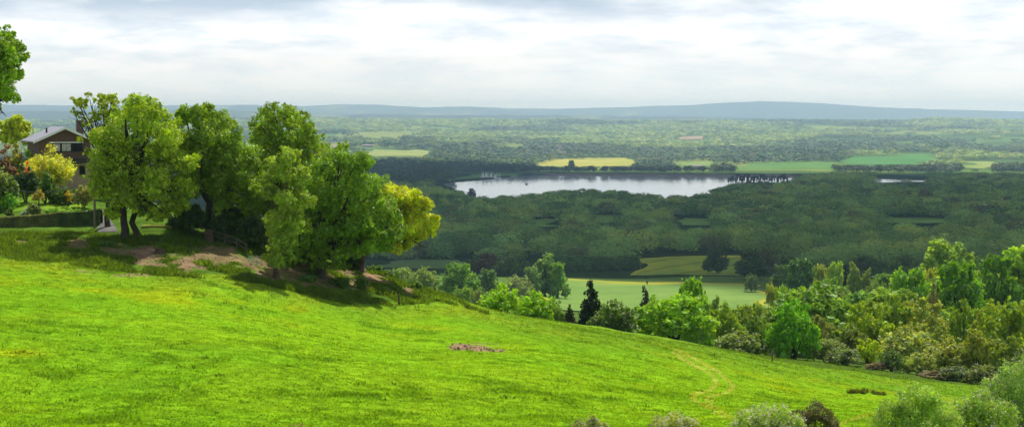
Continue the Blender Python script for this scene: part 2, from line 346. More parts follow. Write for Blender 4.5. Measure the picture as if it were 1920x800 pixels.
# ------------------------------------------------------------------ fields and paths, thin sheets on the ground
def sheet(name, quad, c1, c2, label, scale=.02, lift=.5, n=(24, 14), kind='structure', stretch=(1, 1, 1), edge=None, tram=None):
    m, nt, N, Lk = newmat(name)
    out = N.new('ShaderNodeOutputMaterial'); d = N.new('ShaderNodeBsdfDiffuse'); g = N.new('ShaderNodeNewGeometry')
    mp = N.new('ShaderNodeMapping'); mp.inputs['Scale'].default_value = stretch; Lk.new(g.outputs['Position'], mp.inputs[0])
    no = N.new('ShaderNodeTexNoise'); no.inputs['Scale'].default_value = scale; no.inputs['Detail'].default_value = 6; no.inputs['Roughness'].default_value = .6; Lk.new(mp.outputs[0], no.inputs['Vector'])
    r = N.new('ShaderNodeValToRGB'); r.color_ramp.elements[0].position = .38; r.color_ramp.elements[1].position = .64
    r.color_ramp.elements[0].color = (*c1, 1); r.color_ramp.elements[1].color = (*c2, 1); Lk.new(no.outputs['Fac'], r.inputs[0])
    last = r.outputs[0]
    if tram:
        m2 = N.new('ShaderNodeMapping'); m2.inputs['Rotation'].default_value = (0, 0, tram[0]); m2.inputs['Scale'].default_value = (tram[1],) * 3; Lk.new(g.outputs['Position'], m2.inputs[0])
        wv = N.new('ShaderNodeTexWave'); wv.inputs['Scale'].default_value = 1; wv.inputs['Distortion'].default_value = 1.2; wv.inputs['Detail'].default_value = 1; Lk.new(m2.outputs[0], wv.inputs['Vector'])
        mr = N.new('ShaderNodeMapRange'); mr.inputs[1].default_value = .80; mr.inputs[2].default_value = .97; mr.inputs[3].default_value = 1; mr.inputs[4].default_value = tram[2]; Lk.new(wv.outputs['Fac'], mr.inputs[0])
        sc_ = N.new('ShaderNodeVectorMath'); sc_.operation = 'SCALE'; Lk.new(last, sc_.inputs[0]); Lk.new(mr.outputs[0], sc_.inputs['Scale']); last = sc_.outputs[0]
    if edge:                      # flowering headland round the edge
        a = N.new('ShaderNodeAttribute'); a.attribute_name = 'tone'; mx = N.new('ShaderNodeMix'); mx.data_type = 'RGBA'
        Lk.new(a.outputs['Fac'], mx.inputs[0]); Lk.new(last, mx.inputs[6]); mx.inputs[7].default_value = (*edge, 1); last = mx.outputs[2]
    Lk.new(last, d.inputs[0]); Lk.new(d.outputs[0], out.inputs[0])
    G = ground_at([q[0] for q in quad], [q[1] for q in quad])          # corners on the ground: near-a, near-b, far-b, far-a
    s, t = np.meshgrid(np.linspace(0, 1, n[0]), np.linspace(0, 1, n[1])); s = s[..., None]; t = t[..., None]
    P = (G[0] * (1 - s) + G[1] * s) * (1 - t) + (G[3] * (1 - s) + G[2] * s) * t
    X, Y = P[..., 0], P[..., 1]; ym = float(Y.mean())
    if ym > 600: a_ = ym * .012; X = X + a_ * (fbm(X / (ym * .02), Y / (ym * .05), 83, 3) - .5) * 2; Y = Y + a_ * 4 * (fbm(X / (ym * .03), Y / (ym * .06), 85, 3) - .5) * (1 if ym > 2000 else .25)
    Z = height(X, Y) + lift
    C = n[0]; i, j = np.meshgrid(np.arange(n[1] - 1), np.arange(n[0] - 1), indexing='ij'); q = i * C + j
    F = np.stack([q, q + 1, q + C + 1, q + C], -1).reshape(-1, 4)
    e = None
    if edge:
        b = np.minimum(np.minimum(s, 1 - s)[..., 0] * 3.0, (1 - t)[..., 0] * 1.0) + .12 * (fbm(X / 25, Y / 40, 81, 2) - .5)
        w = (1 - sm(.02, .13, b)); e = np.stack([w] * 3, -1).reshape(-1, 3)
    me = npmesh(name, np.stack([X, Y, Z], -1).reshape(-1, 3), F, e, True)
    return tag(link(name, me, m), label, 'field', kind=kind)
CLEAR = []
def field(*a, clear=True, **k):
    if clear: CLEAR.append((a[1], float(ground_at([q[0] for q in a[1]], [q[1] for q in a[1]])[:, 1].max())))
    return sheet(*a, **k)
field('crop_field', [(1010,578),(1450,578),(1420,534),(1040,522)], (.15,.26,.06), (.22,.33,.07), 'pale blue green crop field with a yellow flowering edge', .02, n=(60,30), stretch=(1,.25,1), edge=(.40,.37,.04), tram=(1.2,.007,.92))
field('crop_field', [(1190,517),(1420,520),(1420,480),(1196,486)], (.19,.28,.05), (.36,.38,.04), 'yellow flowering crop field below the shaded wood', .03, n=(50,24), stretch=(1,.3,1), edge=(.40,.39,.04), tram=(.5,.009,.78))
field('pasture', [(690,502),(880,506),(880,487.5),(730,487)], (.10,.17,.05), (.13,.20,.06), 'strip of dull green pasture behind the yellow green tree', .02)
field('crop_field', [(1000,311),(1185,311.5),(1188,295),(1050,298)], (.36,.38,.08), (.50,.46,.10), 'bright yellow field beyond the far shore of the lake', .01)
field('pasture', [(1565,309),(1720,309),(1755,288.5),(1600,294)], (.09,.24,.06), (.12,.28,.07), 'rich green field on the slope beyond the pines', .01)
field('pasture', [(1380,318),(1560,318),(1560,302),(1400,306)], (.11,.24,.06), (.15,.28,.07), 'long green field with scattered trees beyond the lake', .01)
field('pasture', [(1800,314),(1850,315),(1862,302),(1822,302)], (.26,.34,.09), (.32,.38,.11), 'small pale green field among trees at the far side of the valley', .01)
field('pasture', [(670,296),(790,293),(812,280),(690,281)], (.27,.34,.10), (.36,.40,.13), 'pale green pasture crossed by a hedge below the white tunnels', .01)
field('pasture', [(1260,311),(1335,311),(1330,302),(1275,302)], (.20,.30,.07), (.26,.34,.10), 'light green strip of pasture just beyond the dam', .01)
field('ploughed_field', [(1255,262),(1318,261),(1316,254.5),(1275,257)], (.36,.27,.18), (.42,.32,.20), 'small brown ploughed field high on the far slope', .01)
field('ploughed_field', [(610,276),(652,274),(650,267),(615,267)], (.34,.26,.21), (.38,.30,.24), 'brown bare field in front of the white tunnels', .01)
field('lake_bank', [(852,339),(985,330),(960,325.5),(870,328)], (.11,.21,.05), (.14,.25,.06), 'grassy spit where the sailing boats are parked by the lake', .01)
for q, lab in (([(1120,418),(1165,418),(1160,404),(1122,404)], 'small green clearing among the shaded oaks'), ([(1000,425),(1050,424),(1050,412),(1010,412)], 'grass glade in the dark wood in front of the lake'),
          ([(1265,422),(1330,424),(1330,411),(1270,409)], 'narrow green glade in the shaded wood in front of the lake end'), ([(1640,420),(1780,419),(1775,407.5),(1650,408)], 'long grass strip in the shaded wood below the far house')):
    field('glade', q, (.14,.26,.05), (.19,.31,.06), lab, .02)
CLEAR.append(([(815,348),(825,341),(975,328),(1060,326),(1370,327),(1472,328),(1472,333),(1400,339),(1370,343),(1340,352),(1300,362),(1280,366),(1240,364),(1180,358),(1100,353),(1040,357),(950,366),(895,368),(880,362),(850,352)], 4700))
CLEAR.append(([(1642,334.5),(1742,337.5),(1742,342),(1700,343),(1642,342)], 4700))
sheet('lane', [(-60,440),(75,436.5),(75,434.2),(-60,435)], (.16,.155,.145), (.24,.23,.21), 'grey lane running along the foot of the hedge', .8, .03, (20,4))
sheet('drive', [(183,436),(222,436),(196,396),(184,394)], (.13,.125,.115), (.20,.19,.175), 'grey tarmac drive climbing beside the telegraph pole', .6, .05, (8,20))
sheet('garden_lawn', [(5,399),(172,403),(150,372),(0,368)], (.14,.27,.02), (.22,.34,.03), 'mown lawn behind the clipped hedge', .4, .05, (24,14))

# ------------------------------------------------------------------ foliage
def unit(v): return v / (np.linalg.norm(v, axis=-1, keepdims=True) + 1e-9)
def crown_quads(lobes, n, size, r, per=9, fill=.45, up=.3, aspect=.7, spread=.16, hue=.12, rough=.3, upper=False, sub=0, wild=.55, grain=1.):
    """leaf sprays: lobes (x,y,z,rx,rz). Returns quads (n,4,3) and a tone per quad."""
    lb = np.asarray(lobes, float)
    if sub:                       # every bough carries rounded sprays of its own
        m = len(lb) * sub; k = np.repeat(np.arange(len(lb)), sub); d = unit(r.normal(size=(m, 3)) + np.array([0, 0, .12])); q = .62 + .38 * r.random(m)
        c = lb[k, :3] + d * q[:, None] * np.stack([lb[k, 3], lb[k, 3], lb[k, 4]], -1); rr = lb[k, 3] * (.22 + .20 * r.random(m))
        core = lb.copy(); core[:, 3:] *= .55
        lb = np.concatenate([np.c_[c, rr, rr * .85], core])
    nc = max(8, n // per)
    p = lb[:, 3] ** 2; li = r.choice(len(lb), nc, p=p / p.sum())
    d = unit(r.normal(size=(nc, 3)))
    if upper: d[:, 2] = np.abs(d[:, 2]) * np.where(r.random(nc) < .8, 1, -.5)
    rad = (fill + (1 - fill) * r.random(nc) ** .45) * (1 - rough * .5 + rough * r.random(nc))
    c = lb[li, :3] + d * rad[:, None] * np.stack([lb[li, 3], lb[li, 3], lb[li, 4]], -1)
    k = np.repeat(np.arange(nc), per)
    L = lb[li[k], 3]
    P = c[k] + r.normal(size=(len(k), 3)) * (L * spread)[:, None]
    nrm = unit(d[k] * .7 + np.array([0, 0, up]) + r.normal(size=(len(k), 3)) * wild)
    a = unit(np.cross(nrm, unit(r.normal(size=(len(k), 3))))); b = np.cross(nrm, a)
    s = size * (.5 + 1.25 * r.random(len(k)) ** 2)[:, None]
    Q = np.stack([P + a * s, P + b * s * aspect + nrm * s * .15, P - a * s * .9, P - b * s * aspect * .9 + nrm * s * .12], 1)
    ct = 1 + (r.random(nc) - .5) * .5 * grain; ch = (r.random(nc) - .5) * 2 * hue
    lt = 1 + (r.random(len(k)) - .5) * .35 * grain
    t = (ct[k] * lt)[:, None] * np.stack([1 + ch[k], np.ones(len(k)), 1 - ch[k]], -1)
    return Q, t
def quads_mesh(name, Q, t): return npmesh(name, Q.reshape(-1, 3), np.arange(len(Q) * 4).reshape(-1, 4), t)
def limbs(base, fork, targets, r0, r, sub=3, trunk_bend=.04, tip=.12):
    """tapered trunk from base to fork, a limb to each lobe centre and thinner branches from it"""
    base = np.asarray(base, float); fork = np.asarray(fork, float); h = np.linalg.norm(fork - base); paths = []
    t = np.linspace(0, 1, 7)[:, None]; P = base * (1 - t) + fork * t; P[1:-1] += r.normal(size=(5, 3)) * h * trunk_bend * .5 * np.array([1, 1, .2])
    rr = r0 * (1.0 - .38 * t[:, 0]); rr[0] *= 1.45; rr[1] *= 1.08; P[0, 2] -= r0 * 1.2
    paths.append((P, rr)); 
    for T in targets:
        T = np.asarray(T, float); v = T - fork; l = np.linalg.norm(v)
        t = np.linspace(0, 1, 6)[:, None]; mid = fork + v * .5 + np.array([0, 0, -.12 * l]) * np.sign(v[2] + .3 * l) + r.normal(size=3) * l * .07
        Q = (1 - t) ** 2 * fork + 2 * t * (1 - t) * mid + t ** 2 * T
        rl = r0 * .5 * (1 - t[:, 0]) ** .8 + r0 * tip; paths.append((Q, rl))
        for s in range(sub):
            f = .35 + .5 * r.random(); o = (1 - f) ** 2 * fork + 2 * f * (1 - f) * mid + f * f * T
            dirn = unit(unit(v) + r.normal(size=3) * .8 + np.array([0, 0, .35])); ll = l * (.2 + .2 * r.random()); t2 = np.linspace(0, 1, 4)[:, None]
            B = o + dirn * ll * t2 + r.normal(size=(4, 3)) * ll * .06 * t2; paths.append((B, r0 * (.18 * (1 - t2[:, 0]) + .03)))
    return paths

# ------------------------------------------------------------------ the big trees on the bank
def big_tree(name, label, basepx, Y, lobes_px, col, n, size, seed, fork_py, r0, depth=.75, sub=2, extra_trunk=None, bark=None, leaf=None, per=10, fill=.4, limb_every=2, group=None, lean=0, **kw):
    r = np.random.default_rng(seed)
    X, Yy, _ = at(basepx[0], basepx[1], Y); X = float(X); z = hp(X, Y)
    root = empty(name, (X, Y, z)); tag(root, label, 'tree', group)
    lb = np.array(lobes_px, float); cx, cy, cz = at(lb[:, 0], lb[:, 1], Y); R = lb[:, 2] * Y / FPX
    xs0, xs1 = (cx - R).min(), (cx + R).max(); half = (xs1 - xs0) * .5 * depth; mx = (xs0 + xs1) / 2
    L = []
    for i in range(len(lb)):
        w = math.sqrt(max(.05, 1 - min(.95, ((cx[i] - mx) / ((xs1 - xs0) / 2)) ** 2)))
        for sgn in ((-1, 1) if R[i] > .8 else (0,)):
            L.append((cx[i] - X, sgn * half * w * (.25 + .5 * r.random()) , cz[i] - z, R[i], R[i] * .9))
    L = np.array(L)
    Q, t = crown_quads(L, n, size, r, per=per, fill=.6 if fill > .2 else .2, sub=9, **{**kw, 'spread': .2, 'wild': .45})
    o = link('crown', quads_mesh('crown', Q, t), leaf or BIGLEAF, root); o.color = (*col, 1)
    fx, _, fz = at(basepx[0] + lean, fork_py, Y); fork = (float(fx) - X, 0, float(fz) - z)
    tg = [L[i, :3] - np.array([0, 0, L[i, 3] * .2]) for i in range(0, len(L), limb_every)]
    V, F = tubes(limbs((0, 0, 0), fork, tg, r0, r, sub)); link('trunk', npmesh('trunk', V, F, None, True), bark or BARK, root)
    if extra_trunk:
        ex, er = extra_trunk; bx_, _, _ = at(ex, basepx[1], Y); b = (float(bx_) - X, .5, -.3)
        V, F = tubes(limbs(b, (fork[0] + (float(bx_) - X) * .6, .6, fork[2] * 1.05), tg[1::3], er, r, 1)); link('trunk', npmesh('trunk', V, F, None, True), bark or BARK, root)
    return root
GA = (.152, .205, .008); GY = (.245, .262, .008)
T1 = [(268,198,26),(240,215,28),(296,214,22),(215,250,33),(285,240,38),(325,262,34),(350,305,30),(305,300,42),(245,295,45),(205,300,36),(208,345,30),(255,348,36),(308,345,40),(348,345,26),(330,380,24),(270,385,24),(230,375,22),(190,300,24),(182,332,18),(196,262,22),(195,360,18),(216,396,17),(292,402,17),(318,396,18)]
T0 = [(150,192,15),(168,182,14),(192,192,17),(212,190,15),(140,212,12),(160,225,13),(200,220,15),(222,212,14),(178,215,14),(185,250,12),(168,285,13),(172,312,12),(190,282,14),(205,255,14),(150,262,8)]
T2 = [(352,220,22),(380,218,24),(405,236,30),(432,268,34),(455,308,36),(480,345,32),(425,325,42),(385,285,44),(375,340,36),(420,368,30),(470,385,24),(345,270,26)]
T3 = [(520,208,22),(494,228,26),(552,226,28),(574,252,26),(504,268,38),(552,276,44),(598,278,28),(592,312,42),(618,346,44),(532,330,46),(478,262,16),(640,380,36),(575,370,40),(500,320,36),(560,420,36),(520,395,36),(480,400,26)]
T4 = [(545,296,22),(526,486,16),(540,478,14),(524,322,30),(560,334,24),(548,380,34),(530,418,32),(556,428,22),(520,455,24),(512,482,17),(540,455,20),(505,360,18)]
T5 = [(640,292,24),(612,318,32),(668,306,26),(600,360,36),(660,348,44),(702,348,28),(640,402,50),(692,404,40),(724,400,26),(734,440,22),(700,445,32),(652,448,34),(604,440,34),(585,400,34),(722,462,14),(560,380,26),(600,468,24),(640,474,20),(575,455,20),(598,488,16),(640,492,15),(565,478,15)]
T6 = [(736,364,22),(764,370,26),(792,386,22),(802,416,22),(772,416,34),(742,400,28),(757,446,22),(790,438,18),(748,462,14),(718,380,20),(808,440,10)]
TL = [(0,66,18),(14,88,24),(28,108,20),(2,128,34),(28,136,16),(8,168,24),(24,180,11),(-32,100,46),(-42,160,46),(-80,120,50),(-4,200,10)]
big_tree('oak_tree', 'oak with twin trunks and bright spring crown in front of the house', (232,455), 195, T1, GA, 73600, 0.129, 1, 345, .42, sub=3, extra_trunk=(252, .36), spread=.13)
big_tree('young_leafed_tree', 'sparse half-leafed tree with bare branches showing behind the telegraph pole', (203,432), 202, T0, (.15,.185,.012), 4200, .15, 2, 310, .26, sub=5, limb_every=1, depth=.6, fill=.15, spread=.22)
big_tree('broadleaf_tree', 'broad green tree just right of the twin-trunked oak', (392,455), 200, T2, (.104,.158,.007), 67200, 0.129, 3, 380, .45, spread=.13)
big_tree('broadleaf_tree', 'tallest tree of the clump on the bank, rising behind the rest', (590,492), 210, T3, (.110,.164,.007), 67200, 0.137, 4, 390, .5, spread=.13)
big_tree('ivy_clad_tree', 'narrow upright tree wrapped in foliage to its reddish trunk', (518,508), 189, T4, (.146,.196,.018), 38400, 0.114, 5, 470, .35, depth=.8, bark=BARK2, spread=.13)
big_tree('oak_tree', 'dense dark green oak between the narrow tree and the yellow-green one', (602,518), 197, T5, (.090,.148,.006), 73600, 0.129, 6, 440, .42, spread=.13)
big_tree('maple_tree', 'yellow-green tree with leaning trunk at the end of the clump', (672,494), 208, T6, GY, 44800, 0.129, 7, 452, .55, lean=18, spread=.13, depth=.9)
big_tree('oak_tree', 'big green tree cut off by the edge, overhanging the garden', (-70,470), 168, TL, (.115,.180,.008), 54400, 0.122, 8, 240, .5, spread=.14)
big_tree('round_tree', 'round yellow-green tree behind the roof of the house', (30,300), 250, [(30,232,18),(16,240,16),(46,243,14),(32,252,20),(12,256,14),(52,256,9)], (.22,.25,.008), 22400, 0.129, 9, 272, .25, spread=.15, limb_every=3)

# undergrowth and garden shrubs: each one its own crown with stems
def shrub(name, label, px, top, Y, wpx, col, n=3500, size=.12, seed=0, lobes=5, blossom=None, bare=False, group=None, cat='shrub', stemcol=None, sink=.08):
    r = np.random.default_rng(seed + 100)
    X = float((px - 960) / FPX * Y); z = hp(X, Y); _, _, zt = at(px, top, Y); H = max(.4, float(zt) - z); W = wpx * Y / FPX * .5
    X, = (float(at(px, top, Y)[0]),)
    root = empty(name, (X, Y, z)); tag(root, label, cat, group)
    L = []
    for k in range(lobes):
        a = 2 * PI * (k + r.random() * .6) / lobes; rr = W * (.42 + .2 * r.random()); d = (W - rr) * (.75 + .25 * r.random())
        L.append((math.cos(a) * d, math.sin(a) * d, H * (.32 + .3 * r.random()), rr, min(rr, H * .42)))
    L.append((0, 0, H * .62, W * .6, H * .36))
    L = np.array(L)
    Q, t = crown_quads(L, n, size, r, fill=.35 if not bare else .1, spread=.28, sub=10)
    o = link('crown', quads_mesh('crown', Q, t), LEAF, root); o.color = (*col, 1)
    if blossom:
        Qb, tb = crown_quads(L * np.array([1, 1, 1.04, 1.04, 1.06]), int(n * blossom[1]), size * .8, r, fill=.85, spread=.14, up=.8, hue=.02)
        ob = link('blossom', quads_mesh('blossom', Qb, tb), BLOSSOM, root); ob.color = (*blossom[0], 1)
    P = []
    for k in range(6):
        T = L[k % len(L), :3]; t3 = np.linspace(0, 1, 4)[:, None]; b = np.array([T[0] * .15, T[1] * .15, -.1]); P.append((b * (1 - t3) + T * t3 + r.normal(size=(4, 3)) * H * .03 * t3, np.linspace(.035, .012, 4) * max(1, H / 2.5)))
    V, F = tubes(P, 5); link('stem', npmesh('stem', V, F, None, True), BARK, root)
    return root
WB = (.56, .53, .34)
shrub('flowering_shrub', 'large bright yellow-leaved bush in front of the house', 90, 268, 228, 96, (.25,.262,.035), 11000, .13, 1, 7)
shrub('flowering_shrub', 'purple-pink leaved shrub at the garden edge', 12, 268, 222, 44, (.13,.075,.05), 4000, .13, 2)
shrub('flowering_shrub', 'small red flowering shrub beside the yellow-leaved bush', 51, 298, 223, 20, (.30,.06,.04), 1500, .1, 3)
shrub('flowering_shrub', 'orange and yellow shrub under the round tree', 30, 258, 236, 50, (.17,.17,.025), 4200, .13, 4)
shrub('dark_shrub', 'dark evergreen bush below the red flowering shrub', 48, 306, 219, 54, (.022,.045,.016), 5000, .12, 5)
shrub('dark_shrub', 'dark green bush under the yellow-leaved bush', 84, 318, 217, 40, (.05,.10,.012), 3500, .12, 6)
shrub('weeping_shrub', 'pale grey-green weeping bush at the left garden edge', -6, 288, 214, 46, (.17,.21,.07), 4000, .13, 7)
shrub('twiggy_shrub', 'brownish twiggy shrub standing on the lawn', 71, 348, 214, 30, (.21,.18,.04), 1300, .09, 8, bare=True)
shrub('olive_shrub', 'rounded olive shrub at the foot of the house wall', 156, 346, 213, 46, (.17,.175,.055), 4500, .11, 9)
shrub('dark_shrub', 'clipped dark shrub beneath the house windows', 122, 350, 216, 50, (.045,.085,.018), 4200, .12, 10)
shrub('flowering_shrub', 'little orange-yellow bush below the house windows', 128, 350, 214, 15, (.30,.21,.02), 900, .08, 11)
shrub('olive_shrub', 'low grey-green shrub on the lawn by the hedge', 63, 377, 207, 36, (.10,.13,.045), 3000, .1, 12)
shrub('flowering_shrub', 'white flowering shrub just above the hedge top', 47, 391, 206, 18, (.09,.14,.03), 900, .08, 13, blossom=((.75,.75,.72), .6))
shrub('dark_shrub', 'small round dark shrub close behind the hedge', 17, 389, 206, 20, (.05,.075,.02), 1500, .08, 14)
shrub('garden_plant', 'leafy green plant behind the hedge near the drive', 135, 392, 206, 40, (.12,.22,.03), 1800, .1, 15)
shrub('garden_shrub', 'bright green shrub at the roadside behind the drive', 213, 385, 214, 52, (.10,.19,.015), 4200, .12, 16)
shrub('garden_shrub', 'tall leafy shrub between the drive and the twin-trunked oak', 200, 345, 222, 44, (.075,.15,.012), 4000, .12, 17)
shrub('garden_plant', 'sunlit broad-leaved plant behind the short hedge', 300, 402, 208, 50, (.14,.21,.02), 3000, .12, 18)
shrub('garden_shrub', 'bright bush in the gap between oak and broad tree', 350, 385, 212, 50, (.15,.25,.015), 3200, .12, 19)
shrub('garden_shrub', 'mid green shrub beside the house corner under the round tree', 60, 268, 232, 52, (.10,.17,.02), 4200, .13, 20)
shrub('garden_shrub', 'broad green shrub at the picture edge above the lawn', 6, 312, 216, 64, (.07,.12,.025), 5000, .13, 21)
shrub('dark_shrub', 'dark mound between lawn and yellow-leaved bush', 100, 342, 217, 46, (.04,.075,.015), 3500, .12, 22)
shrub('garden_plant', 'low green plants at the lawn edge near the hedge corner', 100, 388, 207, 44, (.11,.19,.03), 2200, .1, 23)
shrub('garden_plant', 'low leafy plants on the lawn at the picture edge', 8, 360, 215, 50, (.10,.20,.02), 2600, .1, 24)
for k, (a, b, c, w, lb) in enumerate([(362,385,199,70,'shade-coloured bush under the broad green tree'),(425,388,199,90,'shade-coloured bush under the broad green tree near the handrail'),(478,400,198,80,'shade-coloured bush beside the narrow upright tree'),
        (560,425,200,70,'shade-coloured bush between the narrow tree and the dark oak'),(520,385,208,110,'wide shade-coloured thicket behind the narrow upright tree'),(630,455,213,60,'shade-coloured bush behind the trunk of the dark oak'),(440,340,214,120,'tall shade-coloured bush deep inside the clump'),(335,405,201,56,'shade-coloured bush between the twin-trunked oak and the broad green tree'),(590,470,203,60,'shade-coloured low bush at the root of the dark oak'),(545,470,199,50,'shade-coloured low bush beside the reddish trunk of the narrow tree'),(455,440,197,70,'shade-coloured low bush beside the handrail'),(660,470,208,40,'shade-coloured bush behind the leaning trunk')]):
    shrub('shade_dark_bush', lb, a, b, c, w, (.028,.055,.010), 6500, .14, 30 + k)  # near-black leaf colour stands for the shade under the canopies
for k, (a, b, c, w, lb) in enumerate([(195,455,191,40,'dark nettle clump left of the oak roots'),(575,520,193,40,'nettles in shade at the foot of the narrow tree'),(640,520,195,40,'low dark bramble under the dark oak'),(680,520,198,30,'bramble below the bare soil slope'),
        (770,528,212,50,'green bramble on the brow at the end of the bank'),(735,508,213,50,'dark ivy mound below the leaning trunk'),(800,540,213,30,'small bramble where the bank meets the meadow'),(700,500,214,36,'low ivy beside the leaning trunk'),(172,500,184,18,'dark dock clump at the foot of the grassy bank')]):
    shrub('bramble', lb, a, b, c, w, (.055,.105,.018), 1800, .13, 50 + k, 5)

# ------------------------------------------------------------------ trees of the valley: one mesh per kind, copied
def crown_kind(kind, n, size, seed, upper=False):
    r = np.random.default_rng(seed); L = []
    if kind == 'round':
        L = [(0, 0, 6.6, 3.0, 2.8)]
        for k in range(9):
            a = k * 2.4; d = 2.6 + .5 * r.random(); L.append((math.cos(a) * d, math.sin(a) * d, 3.4 + 3.0 * r.random(), 1.7 + .6 * r.random(), 1.6 + .5 * r.random()))
        for k in range(4): a = k * 1.7 + .4; L.append((math.cos(a) * 1.4, math.sin(a) * 1.4, 8 + .5 * r.random(), 1.5, 1.4))
    elif kind == 'tall':
        for k in range(9):
            z = 2.5 + 6.4 * k / 8; a = k * 2.4; d = 1.3 * (1 - .5 * abs(k / 4 - 1)); L.append((math.cos(a) * d, math.sin(a) * d, z, 1.7 * (1.15 - .5 * k / 8), 1.5))
    elif kind == 'dome':
        L = [(0, 0, 4.6, 3.6, 3.6)]
        for k in range(12):
            a = k * 2.4; d = 3.3; L.append((math.cos(a) * d, math.sin(a) * d, 1.6 + 4.0 * r.random(), 1.7, 1.5))
        for k in range(5): a = k * 1.3; L.append((math.cos(a) * 1.6, math.sin(a) * 1.6, 8 + .3 * r.random(), 1.5, 1.3))
    elif kind == 'bush':
        for k in range(14):
            a = k * 2.4; d = 4.3 * math.sqrt((k + .5) / 14); h = 9.6 * math.sqrt(1 - (d / 5.2) ** 2) * (.75 + .3 * r.random()); L.append((math.cos(a) * d, math.sin(a) * d, h - 1.6, 1.8, 1.5))
            L.append((math.cos(a) * d, math.sin(a) * d, h * .45, 2.0, 2.2))
    elif kind == 'airy':
        for k in range(16):
            a = k * 2.4; d = 4.0 * math.sqrt((k + .5) / 16); h = 9.2 * math.sqrt(max(.1, 1 - (d / 5.0) ** 2)) * (.65 + .4 * r.random()); L.append((math.cos(a) * d, math.sin(a) * d, h - .6, 1.3, 1.1))
            if k % 2: L.append((math.cos(a) * d * .8, math.sin(a) * d * .8, h * .55, 1.3, 1.1))
    elif kind == 'conifer':
        for k in range(20):
            z = .7 + 9.0 * k / 19; w = 2.25 * (1 - (k / 19.5) ** 1.4) * (.9 + .25 * r.random()) + .12; m = 7 if k < 14 else 4
            L.append((0, 0, z, w * .6 + .1, .8))
            for q in range(m): a = q * 2 * PI / m + k * .7; d = w * (.62 + .2 * r.random()); L.append((math.cos(a) * d, math.sin(a) * d, z + .2 * r.random(), w * .32 + .12, .5))
    elif kind == 'pine':
        for k in range(9): a = k * 2.4; d = 1.7 * math.sqrt((k + .5) / 9); L.append((math.cos(a) * d, math.sin(a) * d, 5.2 + 4.4 * (k / 8) , 1.25, .7))
    kw = dict(per=8, fill=.45, spread=.28, sub=10)
    if kind == 'airy': kw = dict(per=8, fill=.2, spread=.36, sub=7)
    if kind == 'conifer': kw = dict(per=8, fill=.5, spread=.25, up=.1, aspect=.5, hue=.05)
    return crown_quads(np.array(L), n, size, r, upper=upper, **kw), np.array(L)
PROTO = {}
for kd, n, sz, var in (('round', 7000, .30, 4), ('tall', 6000, .27, 3), ('dome', 7000, .30, 3), ('bush', 7500, .27, 4), ('airy', 7000, .24, 4), ('conifer', 6500, .26, 2), ('pine', 500, .6, 3)):
    for v in range(var):
        (Q, t), L = crown_kind(kd, n, sz, 200 + 10 * v + len(kd)); r = np.random.default_rng(v)
        cm = quads_mesh('crown', Q, t); cm.materials.append(NEEDLE if kd in ('conifer', 'pine') else LEAF)
        if kd in ('conifer', 'pine'): pts = [(np.array([(0, 0, -.6), (.05, 0, 3), (0, .05, 6), (0, 0, 9)]), np.array([.42, .36, .26, .08]))]
        elif kd in ('bush', 'airy'):
            pts = []
            for k in range(7):
                T = L[(k * 2) % len(L), :3]; t3 = np.linspace(0, 1, 5)[:, None]; b = np.array([T[0] * .12, T[1] * .12, -.6]); m = np.array([T[0] * .35, T[1] * .35, T[2] * .55]); pts.append(((1 - t3) ** 2 * b + 2 * t3 * (1 - t3) * m + t3 ** 2 * T, np.linspace(.2, .05, 5)))
        else: pts = limbs((0, 0, -.5), (0, 0, 3.0), [q[:3] for q in L[1::2]], .36, r, 1)
        V, F = tubes(pts, 6); tm = npmesh('trunk', V, F, None, True); tm.materials.append(BARK)
        PROTO.setdefault(kd, []).append((cm, tm))
KW = {'round': 7.9, 'tall': 5.2, 'dome': 8.8, 'bush': 10.2, 'airy': 9.4, 'conifer': 4.9, 'pine': 5.}      # natural width for a height of ten
HT = {'round': 9.7, 'tall': 10.2, 'dome': 9.5, 'bush': 9.8, 'airy': 9.5, 'conifer': 10.3, 'pine': 10.3}
NTREE = [0]
BXB = {}
def valley_tree(name, label, px, top, Y, wpx, kind, col, cat='tree', group=None, blossom=None, single=False, X=None, z=None, H=None):
    r = np.random.default_rng(NTREE[0] + 7000); NTREE[0] += 1
    if X is None:
        X = float(at(px, top, Y)[0]); z = hp(X, Y); H = max(1.2, float(at(px, top, Y)[2]) - z)
    if Y < 700: col = tuple(np.array(col) * (.98, 1.02, .8))
    W = wpx * Y / FPX; s = H / HT[kind]; sx = W / KW[kind]
    cm, tm = PROTO[kind][int(r.integers(len(PROTO[kind])))]
    if single:
        o = bpy.data.objects.new(name, cm); COL.objects.link(o); root = o
    else:
        root = empty(name); c = bpy.data.objects.new('crown', cm); COL.objects.link(c); c.parent = root; c.color = (*col, 1)
        if Y < 1000 or kind == 'pine':
            tt = bpy.data.objects.new('trunk', tm); COL.objects.link(tt); tt.parent = root
        if blossom:
            if kind not in BXB:
                (Q, t), L = crown_kind(kind, 5000, .17, 900); Qb, tb = crown_quads(L * np.array([1, 1, 1.02, 1.05, 1.07]), 1300, .19, np.random.default_rng(5), fill=.88, spread=.12, up=.8, hue=.02); BXB[kind] = quads_mesh('blossom', Qb, tb)
            b = link('blossom', BXB[kind], BLOSSOM, root); b.color = (*blossom, 1)
    root.location = (X, Y, z); root.scale = (sx, sx, s); root.rotation_euler = (0, 0, r.random() * 2 * PI)
    root.color = (*col, 1)
    return tag(root, label, cat, group)
G1 = (.085,.150,.012); G2 = (.140,.225,.012); G3 = (.130,.190,.015); G4 = (.095,.150,.035); G5 = (.055,.100,.012); G6 = (.022,.040,.020); G7 = (.14,.17,.045); G8 = (.140,.190,.012)
